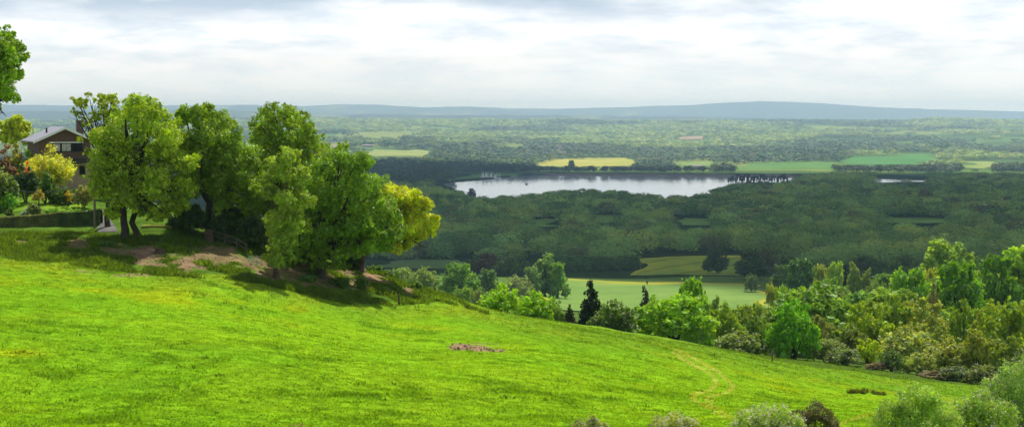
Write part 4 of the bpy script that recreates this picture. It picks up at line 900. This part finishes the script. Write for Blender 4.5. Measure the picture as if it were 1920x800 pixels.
def stump(px, py, Y, rad, h, label, seed):
    g = stake(px, py, Y); r = np.random.default_rng(seed); root = empty('tree_stump', g); tag(root, label, 'stump')
    bm = bmesh.new(); n = 14; rings = []
    for k, (zz, rr) in enumerate(((-.2, 1.35), (.12 * h, 1.15), (.6 * h, .98), (h, .95))):
        rings.append([bm.verts.new((math.cos(i * 2 * PI / n) * rad * rr * (.85 + .3 * math.sin(i * 2.3 + seed)), math.sin(i * 2 * PI / n) * rad * rr * (.85 + .3 * math.sin(i * 2.3 + seed)), zz + (.12 * h * r.random() if k == 3 else 0))) for i in range(n)])
    for a, b in zip(rings[:-1], rings[1:]):
        for i in range(n): bm.faces.new((a[i], a[(i + 1) % n], b[(i + 1) % n], b[i]))
    bm_obj('bark', bm, BARK2, root, True)
    bm = bmesh.new(); bm.faces.new([bm.verts.new((v[0] * .93, v[1] * .93, h * 1.08)) for v in [(math.cos(i * 2 * PI / n) * rad * .95 * (.85 + .3 * math.sin(i * 2.3 + seed)), math.sin(i * 2 * PI / n) * rad * .95 * (.85 + .3 * math.sin(i * 2.3 + seed))) for i in range(n)]]); bm_obj('cut_top', bm, plain('cut_wood', (.34,.22,.11), .8), root)
stump(298, 493, 188, .38, .5, 'cut tree stump on the bare soil bank below the oak', 1)
stump(392, 462, 196, .4, 1.1, 'broken rotting stump beside the top of the handrail', 2)
stump(574, 528, 193, .28, .3, 'pale sawn log end at the foot of the bank below the dark oak', 4)

# ------------------------------------------------------------------ far buildings, tunnels and boats
def small_house(name, px, py, Y, w, d, h, rise, wallc, roofc, label, rz=0):
    X = float(at(px, py, Y)[0]); z = float(at(px, py, Y)[2]); root = empty(name, (X, Y, max(z, hp(X, Y))), rz); tag(root, label, 'house')
    bm = bmesh.new(); prism(bm, [(-w/2, -1), (w/2, -1), (w/2, h), (0, h + rise), (-w/2, h)], 0, d) if d > w else bx(bm, -w/2, w/2, 0, d, -1, h); bm_obj('wall', bm, plain('house_wall', wallc, .8, var=.08, scale=.3), root)
    bm = bmesh.new()
    if d > w: prism(bm, [(-w/2-.5, h-.3), (0, h+rise+.03), (w/2+.5, h-.3), (w/2+.5, h), (0, h+rise+.4), (-w/2-.5, h)], -.5, d+.5)
    else:
        pr = [(-.6, h - .2), (d / 2, h + rise), (d + .6, h - .2)]; vs = [[bm.verts.new((x, y, q)) for y, q in pr] for x in (-w/2 - .5, w/2 + .5)]
        bm.faces.new(vs[0]); bm.faces.new(vs[1][::-1])
        for i in range(3): bm.faces.new((vs[0][i], vs[1][i], vs[1][(i+1) % 3], vs[0][(i+1) % 3]))
    rf = bm_obj('roof', bm, plain('tiled_roof', roofc, .8, var=.15, scale=.6), root)
    bm = bmesh.new(); bx(bm, w * .22, w * .22 + .9, d * .4, d * .4 + .9, h + rise * .4, h + rise + 1.2); bm_obj('chimney', bm, plain('chimney_brick', (.2,.11,.08)), rf)
    for i in range(3):
        bm = bmesh.new(); x = -w * .3 + w * .3 * i; bx(bm, x - .7, x + .7, -.06, -.01, h * .5, h * .8); bm_obj('window', bm, FRM, root)
small_house('far_house', 1308, 313, 4620, 26, 10, 3.2, 2.2, (.5,.47,.42), (.34,.30,.27), 'long low pale building just beyond the dam')
small_house('far_house', 1862, 391, 2480, 16, 9, 5.5, 3.5, (.24,.16,.12), (.16,.13,.13), 'brick house half hidden in the shaded wood')
small_house('far_house', 1050, 279, 5600, 12, 9, 6, 4, (.6,.52,.48), (.28,.17,.12), 'pale house with red roof among sunlit trees beyond the lake')
small_house('far_house', 1056, 289, 5300, 14, 9, 4, 3, (.5,.48,.45), (.30,.18,.13), 'low house beside the trees above the bright yellow field')
small_house('far_house', 730, 266, 6500, 16, 10, 6, 4, (.4,.34,.30), (.26,.17,.14), 'red roofed farmhouse near the white tunnels')
small_house('far_barn', 690, 277, 6050, 34, 14, 5, 3, (.33,.24,.2), (.30,.26,.27), 'wide grey barn above the hedged pasture')
small_house('far_house', 800, 272, 6200, 15, 10, 6, 3.5, (.55,.5,.46), (.3,.2,.16), 'pale cottage above the corner of the hedged pasture')
small_house('far_house', 1520, 300, 5000, 14, 9, 5, 3.5, (.5,.45,.4), (.3,.2,.16), 'white cottage among trees beyond the pines')
small_house('far_house', 1410, 294, 5200, 13, 9, 5, 3.5, (.4,.28,.22), (.26,.15,.11), 'brick cottage on the slope behind the long green field')
for k in range(24):
    hx, hy = [(640,272),(700,270),(1060,281),(1310,268),(1500,288),(1150,262),(1420,270),(820,262)][k % 8]; hx += 70 * (rng.random() - .5); hy += 9 * (rng.random() - .5)
    g = ground_at([hx], [hy])[0]
    small_house('far_house', hx, hy, g[1], 11 + 5 * rng.random(), 9, 5 + 1.5 * rng.random(), 3.6, tuple(np.array((.55,.50,.46)) * (.6 + .5 * rng.random())), (.28,.17,.13), 'small house with red-brown roof among the trees of the far plain', rng.random() * 1.2 - .6)
    bpy.data.objects[[o.name for o in COL.objects if o.name.startswith('far_house') and o.parent is None][-1]]['group'] = 'scattered houses of the far plain'
def tunnels(px0, px1, py, Y, label):
    X0, X1 = float(at(px0, py, Y)[0]), float(at(px1, py, Y)[0]); z = float(at(px0, py, Y)[2]); n = 10; root = empty('polytunnel_block', (X0, Y, z)); tag(root, label, 'greenhouse')
    m = plain('tunnel_film', (.86,.87,.9), .35, var=.02); V = []; F = []; a = np.linspace(0, PI, 9)
    L = X1 - X0
    for k in range(n):
        for x in (0, L):
            for t in a: V.append((x, k * 9 + 4.5 - 4.5 * math.cos(t), 3.5 + 5.5 * math.sin(t)))
        o = k * 18
        for i in range(8): F.append((o + i, o + i + 1, o + 10 + i, o + 9 + i))
    link('cover', npmesh('cover', np.array(V), np.array(F), None, True), m, root)
    bm = bmesh.new(); bx(bm, .02, L - .02, .02, .1, -6, 3.49); bm_obj('side_sheet', bm, m, root)
tunnels(588, 648, 264.5, 6900, 'longer white block of plastic growing tunnels far beyond the lake')
tunnels(656, 708, 265, 6900, 'shorter white block of plastic growing tunnels nearer the pasture')
HULL = plain('hull_white', (.8,.8,.8), .4, var=.03); SAIL = plain('sail_cloth', (.85,.85,.86), .7, var=.03)
def boat_mesh():
    bm = bmesh.new(); n = 7; S = []
    for i in range(n):
        t = i / (n - 1); w = .95 * math.sin(PI * (.18 + .70 * (1 - t))) * (1 if t < .95 else .3); x = -2.4 + 4.8 * t
        S.append([bm.verts.new(p) for p in ((x, -w, .75 + .2 * t), (x, -w * .6, .1), (x, 0, 0), (x, w * .6, .1), (x, w, .75 + .2 * t))])
    for a, b in zip(S[:-1], S[1:]):
        for i in range(4): bm.faces.new((a[i], a[i + 1], b[i + 1], b[i]))
        bm.faces.new((a[4], a[0], b[0], b[4]))
    bm.faces.new(S[0]); return bm
def sail_boat(px, py, Y, label, group=None, rz=0, sail=True):
    X = float(at(px, py, Y)[0]); z = max(hp(X, Y) + .6, WZ); root = empty('sailing_dinghy', (X, Y, z), rz); tag(root, label, 'boat', group); root.scale = (1.5,) * 3
    bm_obj('hull', boat_mesh(), HULL, root)
    bm = bmesh.new(); bmesh.ops.create_cone(bm, cap_ends=True, segments=8, radius1=.16, radius2=.12, depth=7.2); bmesh.ops.translate(bm, verts=bm.verts, vec=(.5, 0, 4.2)); bm_obj('mast', bm, HULL, root)
    if sail:
        bm = bmesh.new(); bm.faces.new([bm.verts.new(p) for p in ((.34, 0, 1.4), (-2.1, .25, 1.5), (-1.2, .3, 4.2), (.34, .02, 7.4))]); bm_obj('sail', bm, SAIL, root)
B0 = sail_boat(906, 331, 4010, 'white dinghy with raised sail parked on the grassy spit', 'dinghies parked on the grassy spit', .5)
for k in range(14):
    sail_boat(902 + 39 * (k + .3 * rng.random()) / 14, 331 - .1 * k, 4010 + 40 * rng.random(), 'white dinghy parked in the row on the grassy spit by the lake', 'dinghies parked on the grassy spit', rng.random() * 3, k in (3, 4, 7, 10))
def launch():
    X, Y = (float(v) for v in on_water(987, 345.5)); root = empty('motor_launch', (X, Y, WZ - .15), .2); tag(root, 'small dark motor boat out on the open lake', 'boat'); root.scale = (1.4,) * 3
    dk = plain('dark_hull', (.09,.10,.11), .5); bm_obj('hull', boat_mesh(), dk, root); bm = bmesh.new(); bx(bm, -.9, .7, -.6, .6, .76, 1.9); bm_obj('cabin', bm, dk, root)
launch()
# dam wall at the far shore
def dam():
    a, b = on_water(1000, 327.6), on_water(1640, 333); bm = bmesh.new()
    for (p, q) in ((a, b),):
        n = 24; vs = []
        for i in range(n + 1):
            t = i / n; x = float(p[0] + (q[0] - p[0]) * t); y = float(p[1] + (q[1] - p[1]) * t) + 6
            vs.append([bm.verts.new(c) for c in ((x, y - 6, WZ - 1), (x, y, WZ + 3.2), (x, y + 4, WZ + 3.2), (x, y + 12, WZ - 1))])
        for u, v in zip(vs[:-1], vs[1:]):
            for k in range(3): bm.faces.new((u[k], v[k], v[k + 1], u[k + 1]))
    tag(bm_obj('dam_wall', bm, plain('dam_stone', (.17,.13,.10), .9, var=.2, scale=.05)), 'long brown stone dam edge along the far shore of the lake', 'dam')
dam()

# ------------------------------------------------------------------ foreground bushes at the bottom edge
def front_bush(name, label, px, top, Y, wpx, col, n, size, seed, lobes_px, blossom=None, cat='bush'):
    r = np.random.default_rng(seed); X = float(at(px, top, Y)[0]); z = hp(X, Y); root = empty(name, (X, Y, z)); tag(root, label, cat)
    L = []
    for a, b, c in lobes_px:
        x, _, zz = at(a, b, Y); R = c * Y / FPX
        for s in (-1, 1): L.append((float(x) - X, s * R * (.2 + .5 * r.random()), float(zz) - z, R, R))
    L = np.array(L); Q, t = crown_quads(L, n, size, r, fill=.3, spread=.3, per=8, aspect=.55, sub=12)
    o = link('crown', quads_mesh('crown', Q, t), LEAF, root); o.color = (*col, 1)
    if blossom:
        Qb, tb = crown_quads(L * np.array([1, 1, 1.01, 1.05, 1.07]), int(n * blossom[1]), size * .85, r, fill=.8, spread=.12, up=.8, hue=.03, per=6); ob = link('blossom', quads_mesh('blossom', Qb, tb), BLOSSOM, root); ob.color = (*blossom[0], 1)
    P = []
    for k in range(8):
        T = L[(k * 3) % len(L), :3]; t3 = np.linspace(0, 1, 5)[:, None]; b = np.array([T[0] * .3, T[1] * .3, -.2]); P.append((b * (1 - t3) + T * t3 + r.normal(size=(5, 3)) * .05 * t3, np.linspace(.05, .015, 5)))
    V, F = tubes(P, 5); link('stem', npmesh('stem', V, F, None, True), BARK, root)
front_bush('hawthorn', 'hawthorn covered in cream blossom beside the dark bush at the bottom edge', 1440, 762, 90, 130, (.14,.20,.035), 9000, .055, 1, [(1400,792,22),(1430,782,22),(1462,780,22),(1495,795,16),(1380,806,16),(1440,815,36),(1490,815,26)], (WB, .38))
front_bush('dark_bush', 'dark purple-brown leaved bush between blossom and pale bush', 1525, 750, 92, 100, (.055,.050,.028), 8000, .05, 2, [(1500,780,20),(1528,772,22),(1552,785,20),(1520,808,34),(1560,805,18)])
front_bush('hawthorn', 'cream blossoming hawthorn top in the middle of the bottom edge', 1265, 778, 88, 110, (.16,.19,.03), 7000, .055, 3, [(1235,798,18),(1265,792,18),(1295,800,18),(1265,818,34)], (WB, .34))
front_bush('hawthorn', 'smallest blossoming hawthorn top at the bottom edge', 1105, 782, 87, 80, (.14,.175,.03), 5000, .055, 4, [(1085,800,14),(1110,793,13),(1130,804,12),(1108,816,26)], (WB, .34))
front_bush('willow_bush', 'large feathery pale green willow bush at the bottom edge', 1715, 716, 88, 150, (.150,.220,.045), 24000, .05, 5, [(1700,750,26),(1735,742,24),(1670,770,26),(1760,765,28),(1715,780,40),(1655,800,30),(1780,800,34),(1720,740,20),(1720,810,50)])
front_bush('bramble', 'yellowish bramble heap beside the feathery willow bush', 1820, 740, 92, 110, (.13,.20,.035), 14000, .055, 6, [(1800,770,26),(1840,760,28),(1870,775,28),(1820,795,34),(1870,805,36)], (WB, .12))
front_bush('elder_bush', 'big grey-green bush rising at the bottom corner', 1895, 672, 106, 130, (.125,.19,.06), 24000, .06, 7, [(1895,705,26),(1925,690,32),(1870,730,26),(1910,745,40),(1860,765,28),(1930,780,50),(1880,790,36)], (WB, .10))
front_bush('yellow_weed', 'small yellowish sprig of weeds on the bottom edge of the meadow', 552, 790, 88, 40, (.17,.19,.03), 1200, .04, 8, [(545,803,8),(560,800,8),(575,806,8)])
def rushes(px, py, w, label, seed, col=(.095,.115,.035)):
    r = np.random.default_rng(seed); g = ground_at([px], [py])[0]; root = tag(empty('rush_clump', g), label, 'rushes'); n = 420; W = w * g[1] / FPX
    cl = r.integers(14, size=n); qx = (r.random(14) - .5) * W * .95; qy = (r.random(14) - .5) * W * .8; x = qx[cl] + r.normal(size=n) * W * .05; y = qy[cl] + r.normal(size=n) * W * .06; z = height(x + g[0], y + g[1]) - g[2]; h = .12 + .28 * r.random(n); a = r.random(n) * 2 * PI; lx, ly = (r.normal(size=(2, n)) * .15); d = .05
    Q = np.stack([np.stack([x - d * np.cos(a), y - d * np.sin(a), z - .05], -1), np.stack([x + d * np.cos(a), y + d * np.sin(a), z - .05], -1), np.stack([x + lx + .015, y + ly, z + h], -1), np.stack([x + lx - .015, y + ly, z + h], -1)], 1)
    o = link('stems', quads_mesh('stems', Q, np.ones((n, 3)) * (.7 + .6 * r.random(n))[:, None]), GRASS, root); o.color = (*col, 1)
rushes(1638, 738, 44, 'dark clump of rushes on the lower meadow near the feathery willow', 1)
rushes(1604, 736, 30, 'thin dark clump of rushes beside the larger one', 2)
rushes(893, 582, 50, 'grey-green strip of rough grass on the brow of the meadow', 3, (.10,.16,.03))

# ------------------------------------------------------------------ grass
def grass():
    r = np.random.default_rng(5); n = 150000
    L = np.log(66) + (np.log(252) - np.log(66)) * r.random(n) ** 1.0; Y = np.exp(L); u = -.33 + .66 * r.random(n); X = u * Y; Z = height(X, Y); px, py = proj(X, Y, Z)
    e = edge_y(px); keep = (py > e - 3) & (soil_mask(X, Y, px, py) < .35 + .3 * r.random(n)) & (py > 470)
    X, Y, Z, px, py = (v[keep] for v in (X, Y, Z, px, py)); n = len(X)
    col = grass_tint(X, Y, px, py); tall = sm(.55, .8, fbm(X / 3.1, Y / 4.2, 43, 3)); tus = sm(.84, .95, vn(X / .6, Y / .8, 141)) * (r.random(n) < .8) * sm(.35, .6, fbm(X / 14, Y / 14, 143, 2)); col = col * (1 - .6 * tus[:, None]); h = (1 + .9 * tus) * (.04 + .07 * r.random(n)) * (1 + .9 * tall) * (1 + .6 * sm(40, 0, py - edge_y(px)))
    blades(X, Y, Z, h, col, r, 5, .10, 'grass', 'short bright green meadow grass covering the slope')
def blades(X, Y, Z, h, col, r, m, wid, name, label):
    n = len(X); k = np.repeat(np.arange(n), m); N = len(k); a = r.random(N) * 2 * PI; ox, oy = r.normal(size=(2, N)) * wid * 1.6; lean = h[k] * .75
    x0 = X[k] + ox; y0 = Y[k] + oy; z0 = Z[k] - .03; d = wid * (.35 + .4 * r.random(N)); b = r.random(N) * 2 * PI; hh = h[k] * (.6 + .7 * r.random(N))
    V = np.stack([np.stack([x0 - d * np.cos(a), y0 - d * np.sin(a), z0], -1), np.stack([x0 + d * np.cos(a), y0 + d * np.sin(a), z0], -1), np.stack([x0 + lean * np.cos(b), y0 + lean * np.sin(b), z0 + hh], -1)], 1)
    t = col[k] * (.8 + .4 * r.random(N))[:, None]
    me = npmesh(name, V.reshape(-1, 3), np.arange(N * 3).reshape(-1, 3), t); tag(link(name, me, GRASS), label, 'grass', kind='stuff')
grass()
def weeds():
    r = np.random.default_rng(6); n = 75000; px = -60 + 930 * r.random(n); Y = 178 + 38 * r.random(n); X = (px - 960) / FPX * Y; Z = height(X, Y); px, py = proj(X, Y, Z); e = edge_y(px)
    cl = fbm(X / 2.2, Y / 2.2, 111, 3)
    keep = (py < e + 8) & (py > np.interp(px, [-60,0,180,240,300,440,560,660,720,800], [436,438,436,445,445,462,485,500,505,530])) & (soil_mask(X, Y, px, py) < .2 + .5 * (cl - .35)) & (cl > .45)
    X, Y, Z, cl, px, py = (v[keep] for v in (X, Y, Z, cl, px, py)); h = .10 + .5 * sm(.4, .7, cl) * r.random(len(X)); g = r.random(len(X))[:, None]
    col = np.array((.075, .16, .014)) * (1 - g) + np.array((.15, .235, .03)) * g
    blades(X, Y, Z, h, col, r, 6, .13, 'undergrowth', 'rough weeds and nettles on the bank under the trees')
weeds()

def clods():
    r = np.random.default_rng(9); n = 9000; px = 90 + 860 * r.random(n); Y = 135 + 75 * r.random(n); X = (px - 960) / FPX * Y; Z = height(X, Y); px, py = proj(X, Y, Z); keep = soil_mask(X, Y, px, py) > .5
    X, Y, Z = X[keep], Y[keep], Z[keep]; n = len(X); s = .04 + .16 * r.random(n) ** 3
    base = np.array([(1,0,-.3),(0,1,-.3),(-1,0,-.3),(0,-1,-.3),(0,0,.8)]); F = np.array([(0,1,4),(1,2,4),(2,3,4),(3,0,4)])
    V = base[None] * s[:, None, None] * (.6 + .8 * r.random((n, 5, 3))) + np.stack([X, Y, Z], -1)[:, None]
    t = np.repeat(np.array((.22, .155, .10)) * (.45 + .9 * r.random(n))[:, None], 4, 0)
    tag(link('rubble', npmesh('rubble', V.reshape(-1, 3), (F[None] + 5 * np.arange(n)[:, None, None]).reshape(-1, 3), t), GROUND), 'loose clods and stones on the bare soil', 'soil', kind='stuff')
clods()
# ------------------------------------------------------------------ sky, haze, cloud, sun
AZ, EL = math.radians(20), math.radians(55)
w = bpy.data.worlds.new('World'); SC.world = w; w.use_nodes = True; nt = w.node_tree; N = nt.nodes; Lk = nt.links; N.clear()
out = N.new('ShaderNodeOutputWorld'); sky = N.new('ShaderNodeTexSky'); sky.sky_type = 'NISHITA'; sky.sun_disc = False; sky.sun_elevation = EL; sky.sun_rotation = AZ; sky.dust_density = 1.5
bg = N.new('ShaderNodeBackground'); bg.inputs['Strength'].default_value = .085; Lk.new(sky.outputs[0], bg.inputs[0])
tc = N.new('ShaderNodeTexCoord'); sep = N.new('ShaderNodeSeparateXYZ'); Lk.new(tc.outputs['Generated'], sep.inputs[0])
def mth(op, a, b=None, clamp=False):
    m = N.new('ShaderNodeMath'); m.operation = op; m.use_clamp = clamp
    for i, v in enumerate((a, b)):
        if v is None: continue
        if isinstance(v, (int, float)): m.inputs[i].default_value = v
        else: Lk.new(v, m.inputs[i])
    return m.outputs[0]
az_ = mth('ARCTAN2', sep.outputs['X'], sep.outputs['Y']); el_ = mth('ARCSINE', sep.outputs['Z'])
cmb = N.new('ShaderNodeCombineXYZ'); Lk.new(mth('MULTIPLY', az_, 17.), cmb.inputs[0]); Lk.new(mth('MULTIPLY', el_, 72.), cmb.inputs[1])
def wn(scale, detail, rough, off):
    mp = N.new('ShaderNodeMapping'); mp.inputs['Location'].default_value = off; Lk.new(cmb.outputs[0], mp.inputs[0])
    n = N.new('ShaderNodeTexNoise'); n.inputs['Scale'].default_value = scale; n.inputs['Detail'].default_value = detail; n.inputs['Roughness'].default_value = rough; Lk.new(mp.outputs[0], n.inputs['Vector']); return n.outputs['Fac']
n1 = wn(1.15, 9, .64, (3.1, 1.7, 0)); n2 = wn(.36, 5, .5, (9.3, 4.4, 2))
ramp = N.new('ShaderNodeValToRGB'); e = ramp.color_ramp; e.elements[0].position = .36; e.elements[0].color = (.67,.745,.815,1); e.elements[1].position = .60; e.elements[1].color = (.92,.93,.935,1)
e.elements.new(.46).color = (.77,.825,.865,1); e.elements.new(.52).color = (.85,.88,.90,1); Lk.new(n1, ramp.inputs[0])
base = N.new('ShaderNodeMix'); base.data_type = 'RGBA'       # grey cloud bases higher up
hi = N.new('ShaderNodeMapRange'); hi.inputs[1].default_value = .041; hi.inputs[2].default_value = .055; Lk.new(sep.outputs['Z'], hi.inputs[0])
sh = N.new('ShaderNodeMapRange'); sh.inputs[1].default_value = .48; sh.inputs[2].default_value = .60; Lk.new(n2, sh.inputs[0])
Lk.new(mth('MULTIPLY', hi.outputs[0], sh.outputs[0], True), base.inputs[0]); Lk.new(ramp.outputs[0], base.inputs[6]); base.inputs[7].default_value = (.46,.55,.65,1)
lo = N.new('ShaderNodeMapRange'); lo.inputs[1].default_value = .0; lo.inputs[2].default_value = .035; lo.inputs[3].default_value = .9; lo.inputs[4].default_value = 0; Lk.new(sep.outputs['Z'], lo.inputs[0])
hz = N.new('ShaderNodeMix'); hz.data_type = 'RGBA'; Lk.new(lo.outputs[0], hz.inputs[0]); Lk.new(base.outputs[2], hz.inputs[6]); hz.inputs[7].default_value = (.84,.885,.91,1)
cb = N.new('ShaderNodeBackground'); Lk.new(hz.outputs[2], cb.inputs[0]); cb.inputs[1].default_value = 1.27
cov = N.new('ShaderNodeMapRange'); cov.inputs[1].default_value = .08; cov.inputs[2].default_value = .45; cov.inputs[3].default_value = 1; cov.inputs[4].default_value = .16; Lk.new(sep.outputs['Z'], cov.inputs[0])
mx = N.new('ShaderNodeMixShader'); Lk.new(cov.outputs[0], mx.inputs[0]); Lk.new(bg.outputs[0], mx.inputs[1]); Lk.new(cb.outputs[0], mx.inputs[2]); Lk.new(mx.outputs[0], out.inputs[0])
sl = bpy.data.lights.new('sun', 'SUN'); sl.energy = 5.0; sl.angle = math.radians(.55); sl.color = (1, .965, .90)
so = bpy.data.objects.new('sun', sl); COL.objects.link(so)
S = Vector((math.sin(AZ) * math.cos(EL), math.cos(AZ) * math.cos(EL), math.sin(EL))); so.rotation_euler = S.to_track_quat('Z', 'Y').to_euler(); so.location = (0, 0, 60)

def haze(y0, y1, k, label):
    m = bpy.data.materials.new('haze'); m.use_nodes = True; nt = m.node_tree; nt.nodes.clear(); o = nt.nodes.new('ShaderNodeOutputMaterial'); v = nt.nodes.new('ShaderNodeVolumeScatter')
    v.inputs['Color'].default_value = (.46, .67, 1, 1); v.inputs['Density'].default_value = k; v.inputs['Anisotropy'].default_value = .35
    ab = nt.nodes.new('ShaderNodeVolumeAbsorption'); ab.inputs['Color'].default_value = (.83, .90, 1, 1); ab.inputs['Density'].default_value = k
    ad = nt.nodes.new('ShaderNodeAddShader'); nt.links.new(v.outputs[0], ad.inputs[0]); nt.links.new(ab.outputs[0], ad.inputs[1]); nt.links.new(ad.outputs[0], o.inputs['Volume'])
    bm = bmesh.new(); bx(bm, -16000, 16000, y0, y1, -260, 140); tag(bm_obj('haze', bm, m), label, 'haze', kind='structure')
haze(-800, 3000, 3.8e-5, 'very thin haze over the near valley')
haze(3001, 29000, 1.08e-4, 'blue haze lying over the plain and hills beyond the lake')
def cloud():
    h = 3300.; k = (h + 130) / math.tan(EL); ox, oy = math.sin(AZ) * k, math.cos(AZ) * k
    gx = np.linspace(-2600, 2600, 100); gy = np.linspace(700, 5600, 100); GX, GY = np.meshgrid(gx, gy); wob = (fbm(GX / 420, GY / 420, 121, 4) - .5)
    px = 960 + FPX * GX / GY
    ynear = np.interp(px, [400, 700, 900, 1200, 1480, 1700, 1920, 2400], [1250, 1330, 1230, 1180, 1020, 900, 860, 800]); yfar = np.interp(px, [400, 760, 900, 1000, 1200, 1700, 1920, 2400], [5000, 4950, 4750, 4420, 4370, 4260, 3950, 3900])
    f = np.minimum(np.minimum((GY - ynear) / 260, (yfar - GY) / 260), (2350 - np.abs(GX)) / 260) + wob * .55
    f = np.clip(f, -.2, 1.4); T = np.sqrt(np.maximum(f, 0)) * (150 + 260 * fbm(GX / 300, GY / 300, 131, 3)); top = h + T * 1.2; bot = h - T * .18
    ok = f > 0; idx = -np.ones(f.shape, int); idx[ok] = np.arange(ok.sum()); n = ok.sum()
    V = np.concatenate([np.stack([GX[ok] + ox, GY[ok] + oy, top[ok]], -1), np.stack([GX[ok] + ox, GY[ok] + oy, bot[ok]], -1)])
    a, b, c, d = idx[:-1, :-1], idx[:-1, 1:], idx[1:, 1:], idx[1:, :-1]; q = (a >= 0) & (b >= 0) & (c >= 0) & (d >= 0); Fq = np.stack([a[q], b[q], c[q], d[q]], -1)
    me = npmesh('cloud', V, np.concatenate([Fq, Fq[:, ::-1] + n]), None, True); tag(link('cloud', me, plain('cloud_white', (.85,.86,.88), 1., var=.03, scale=.01)), 'broad flat cloud drifting above the valley and shading the wood', 'cloud', kind='structure')
cloud()
SC.view_settings.view_transform = 'Standard'; SC.view_settings.look = 'None'; SC.view_settings.exposure = 0
SC.render.engine = 'CYCLES'; c = SC.cycles
c.use_denoising = True; c.denoiser = 'OPENIMAGEDENOISE'; c.max_bounces = 8; c.diffuse_bounces = 5; c.transmission_bounces = 5; c.glossy_bounces = 2; c.volume_bounces = 2; c.use_adaptive_sampling = False
try: c.denoising_prefilter = 'ACCURATE'; c.denoising_input_passes = 'RGB_ALBEDO_NORMAL'
except Exception: pass
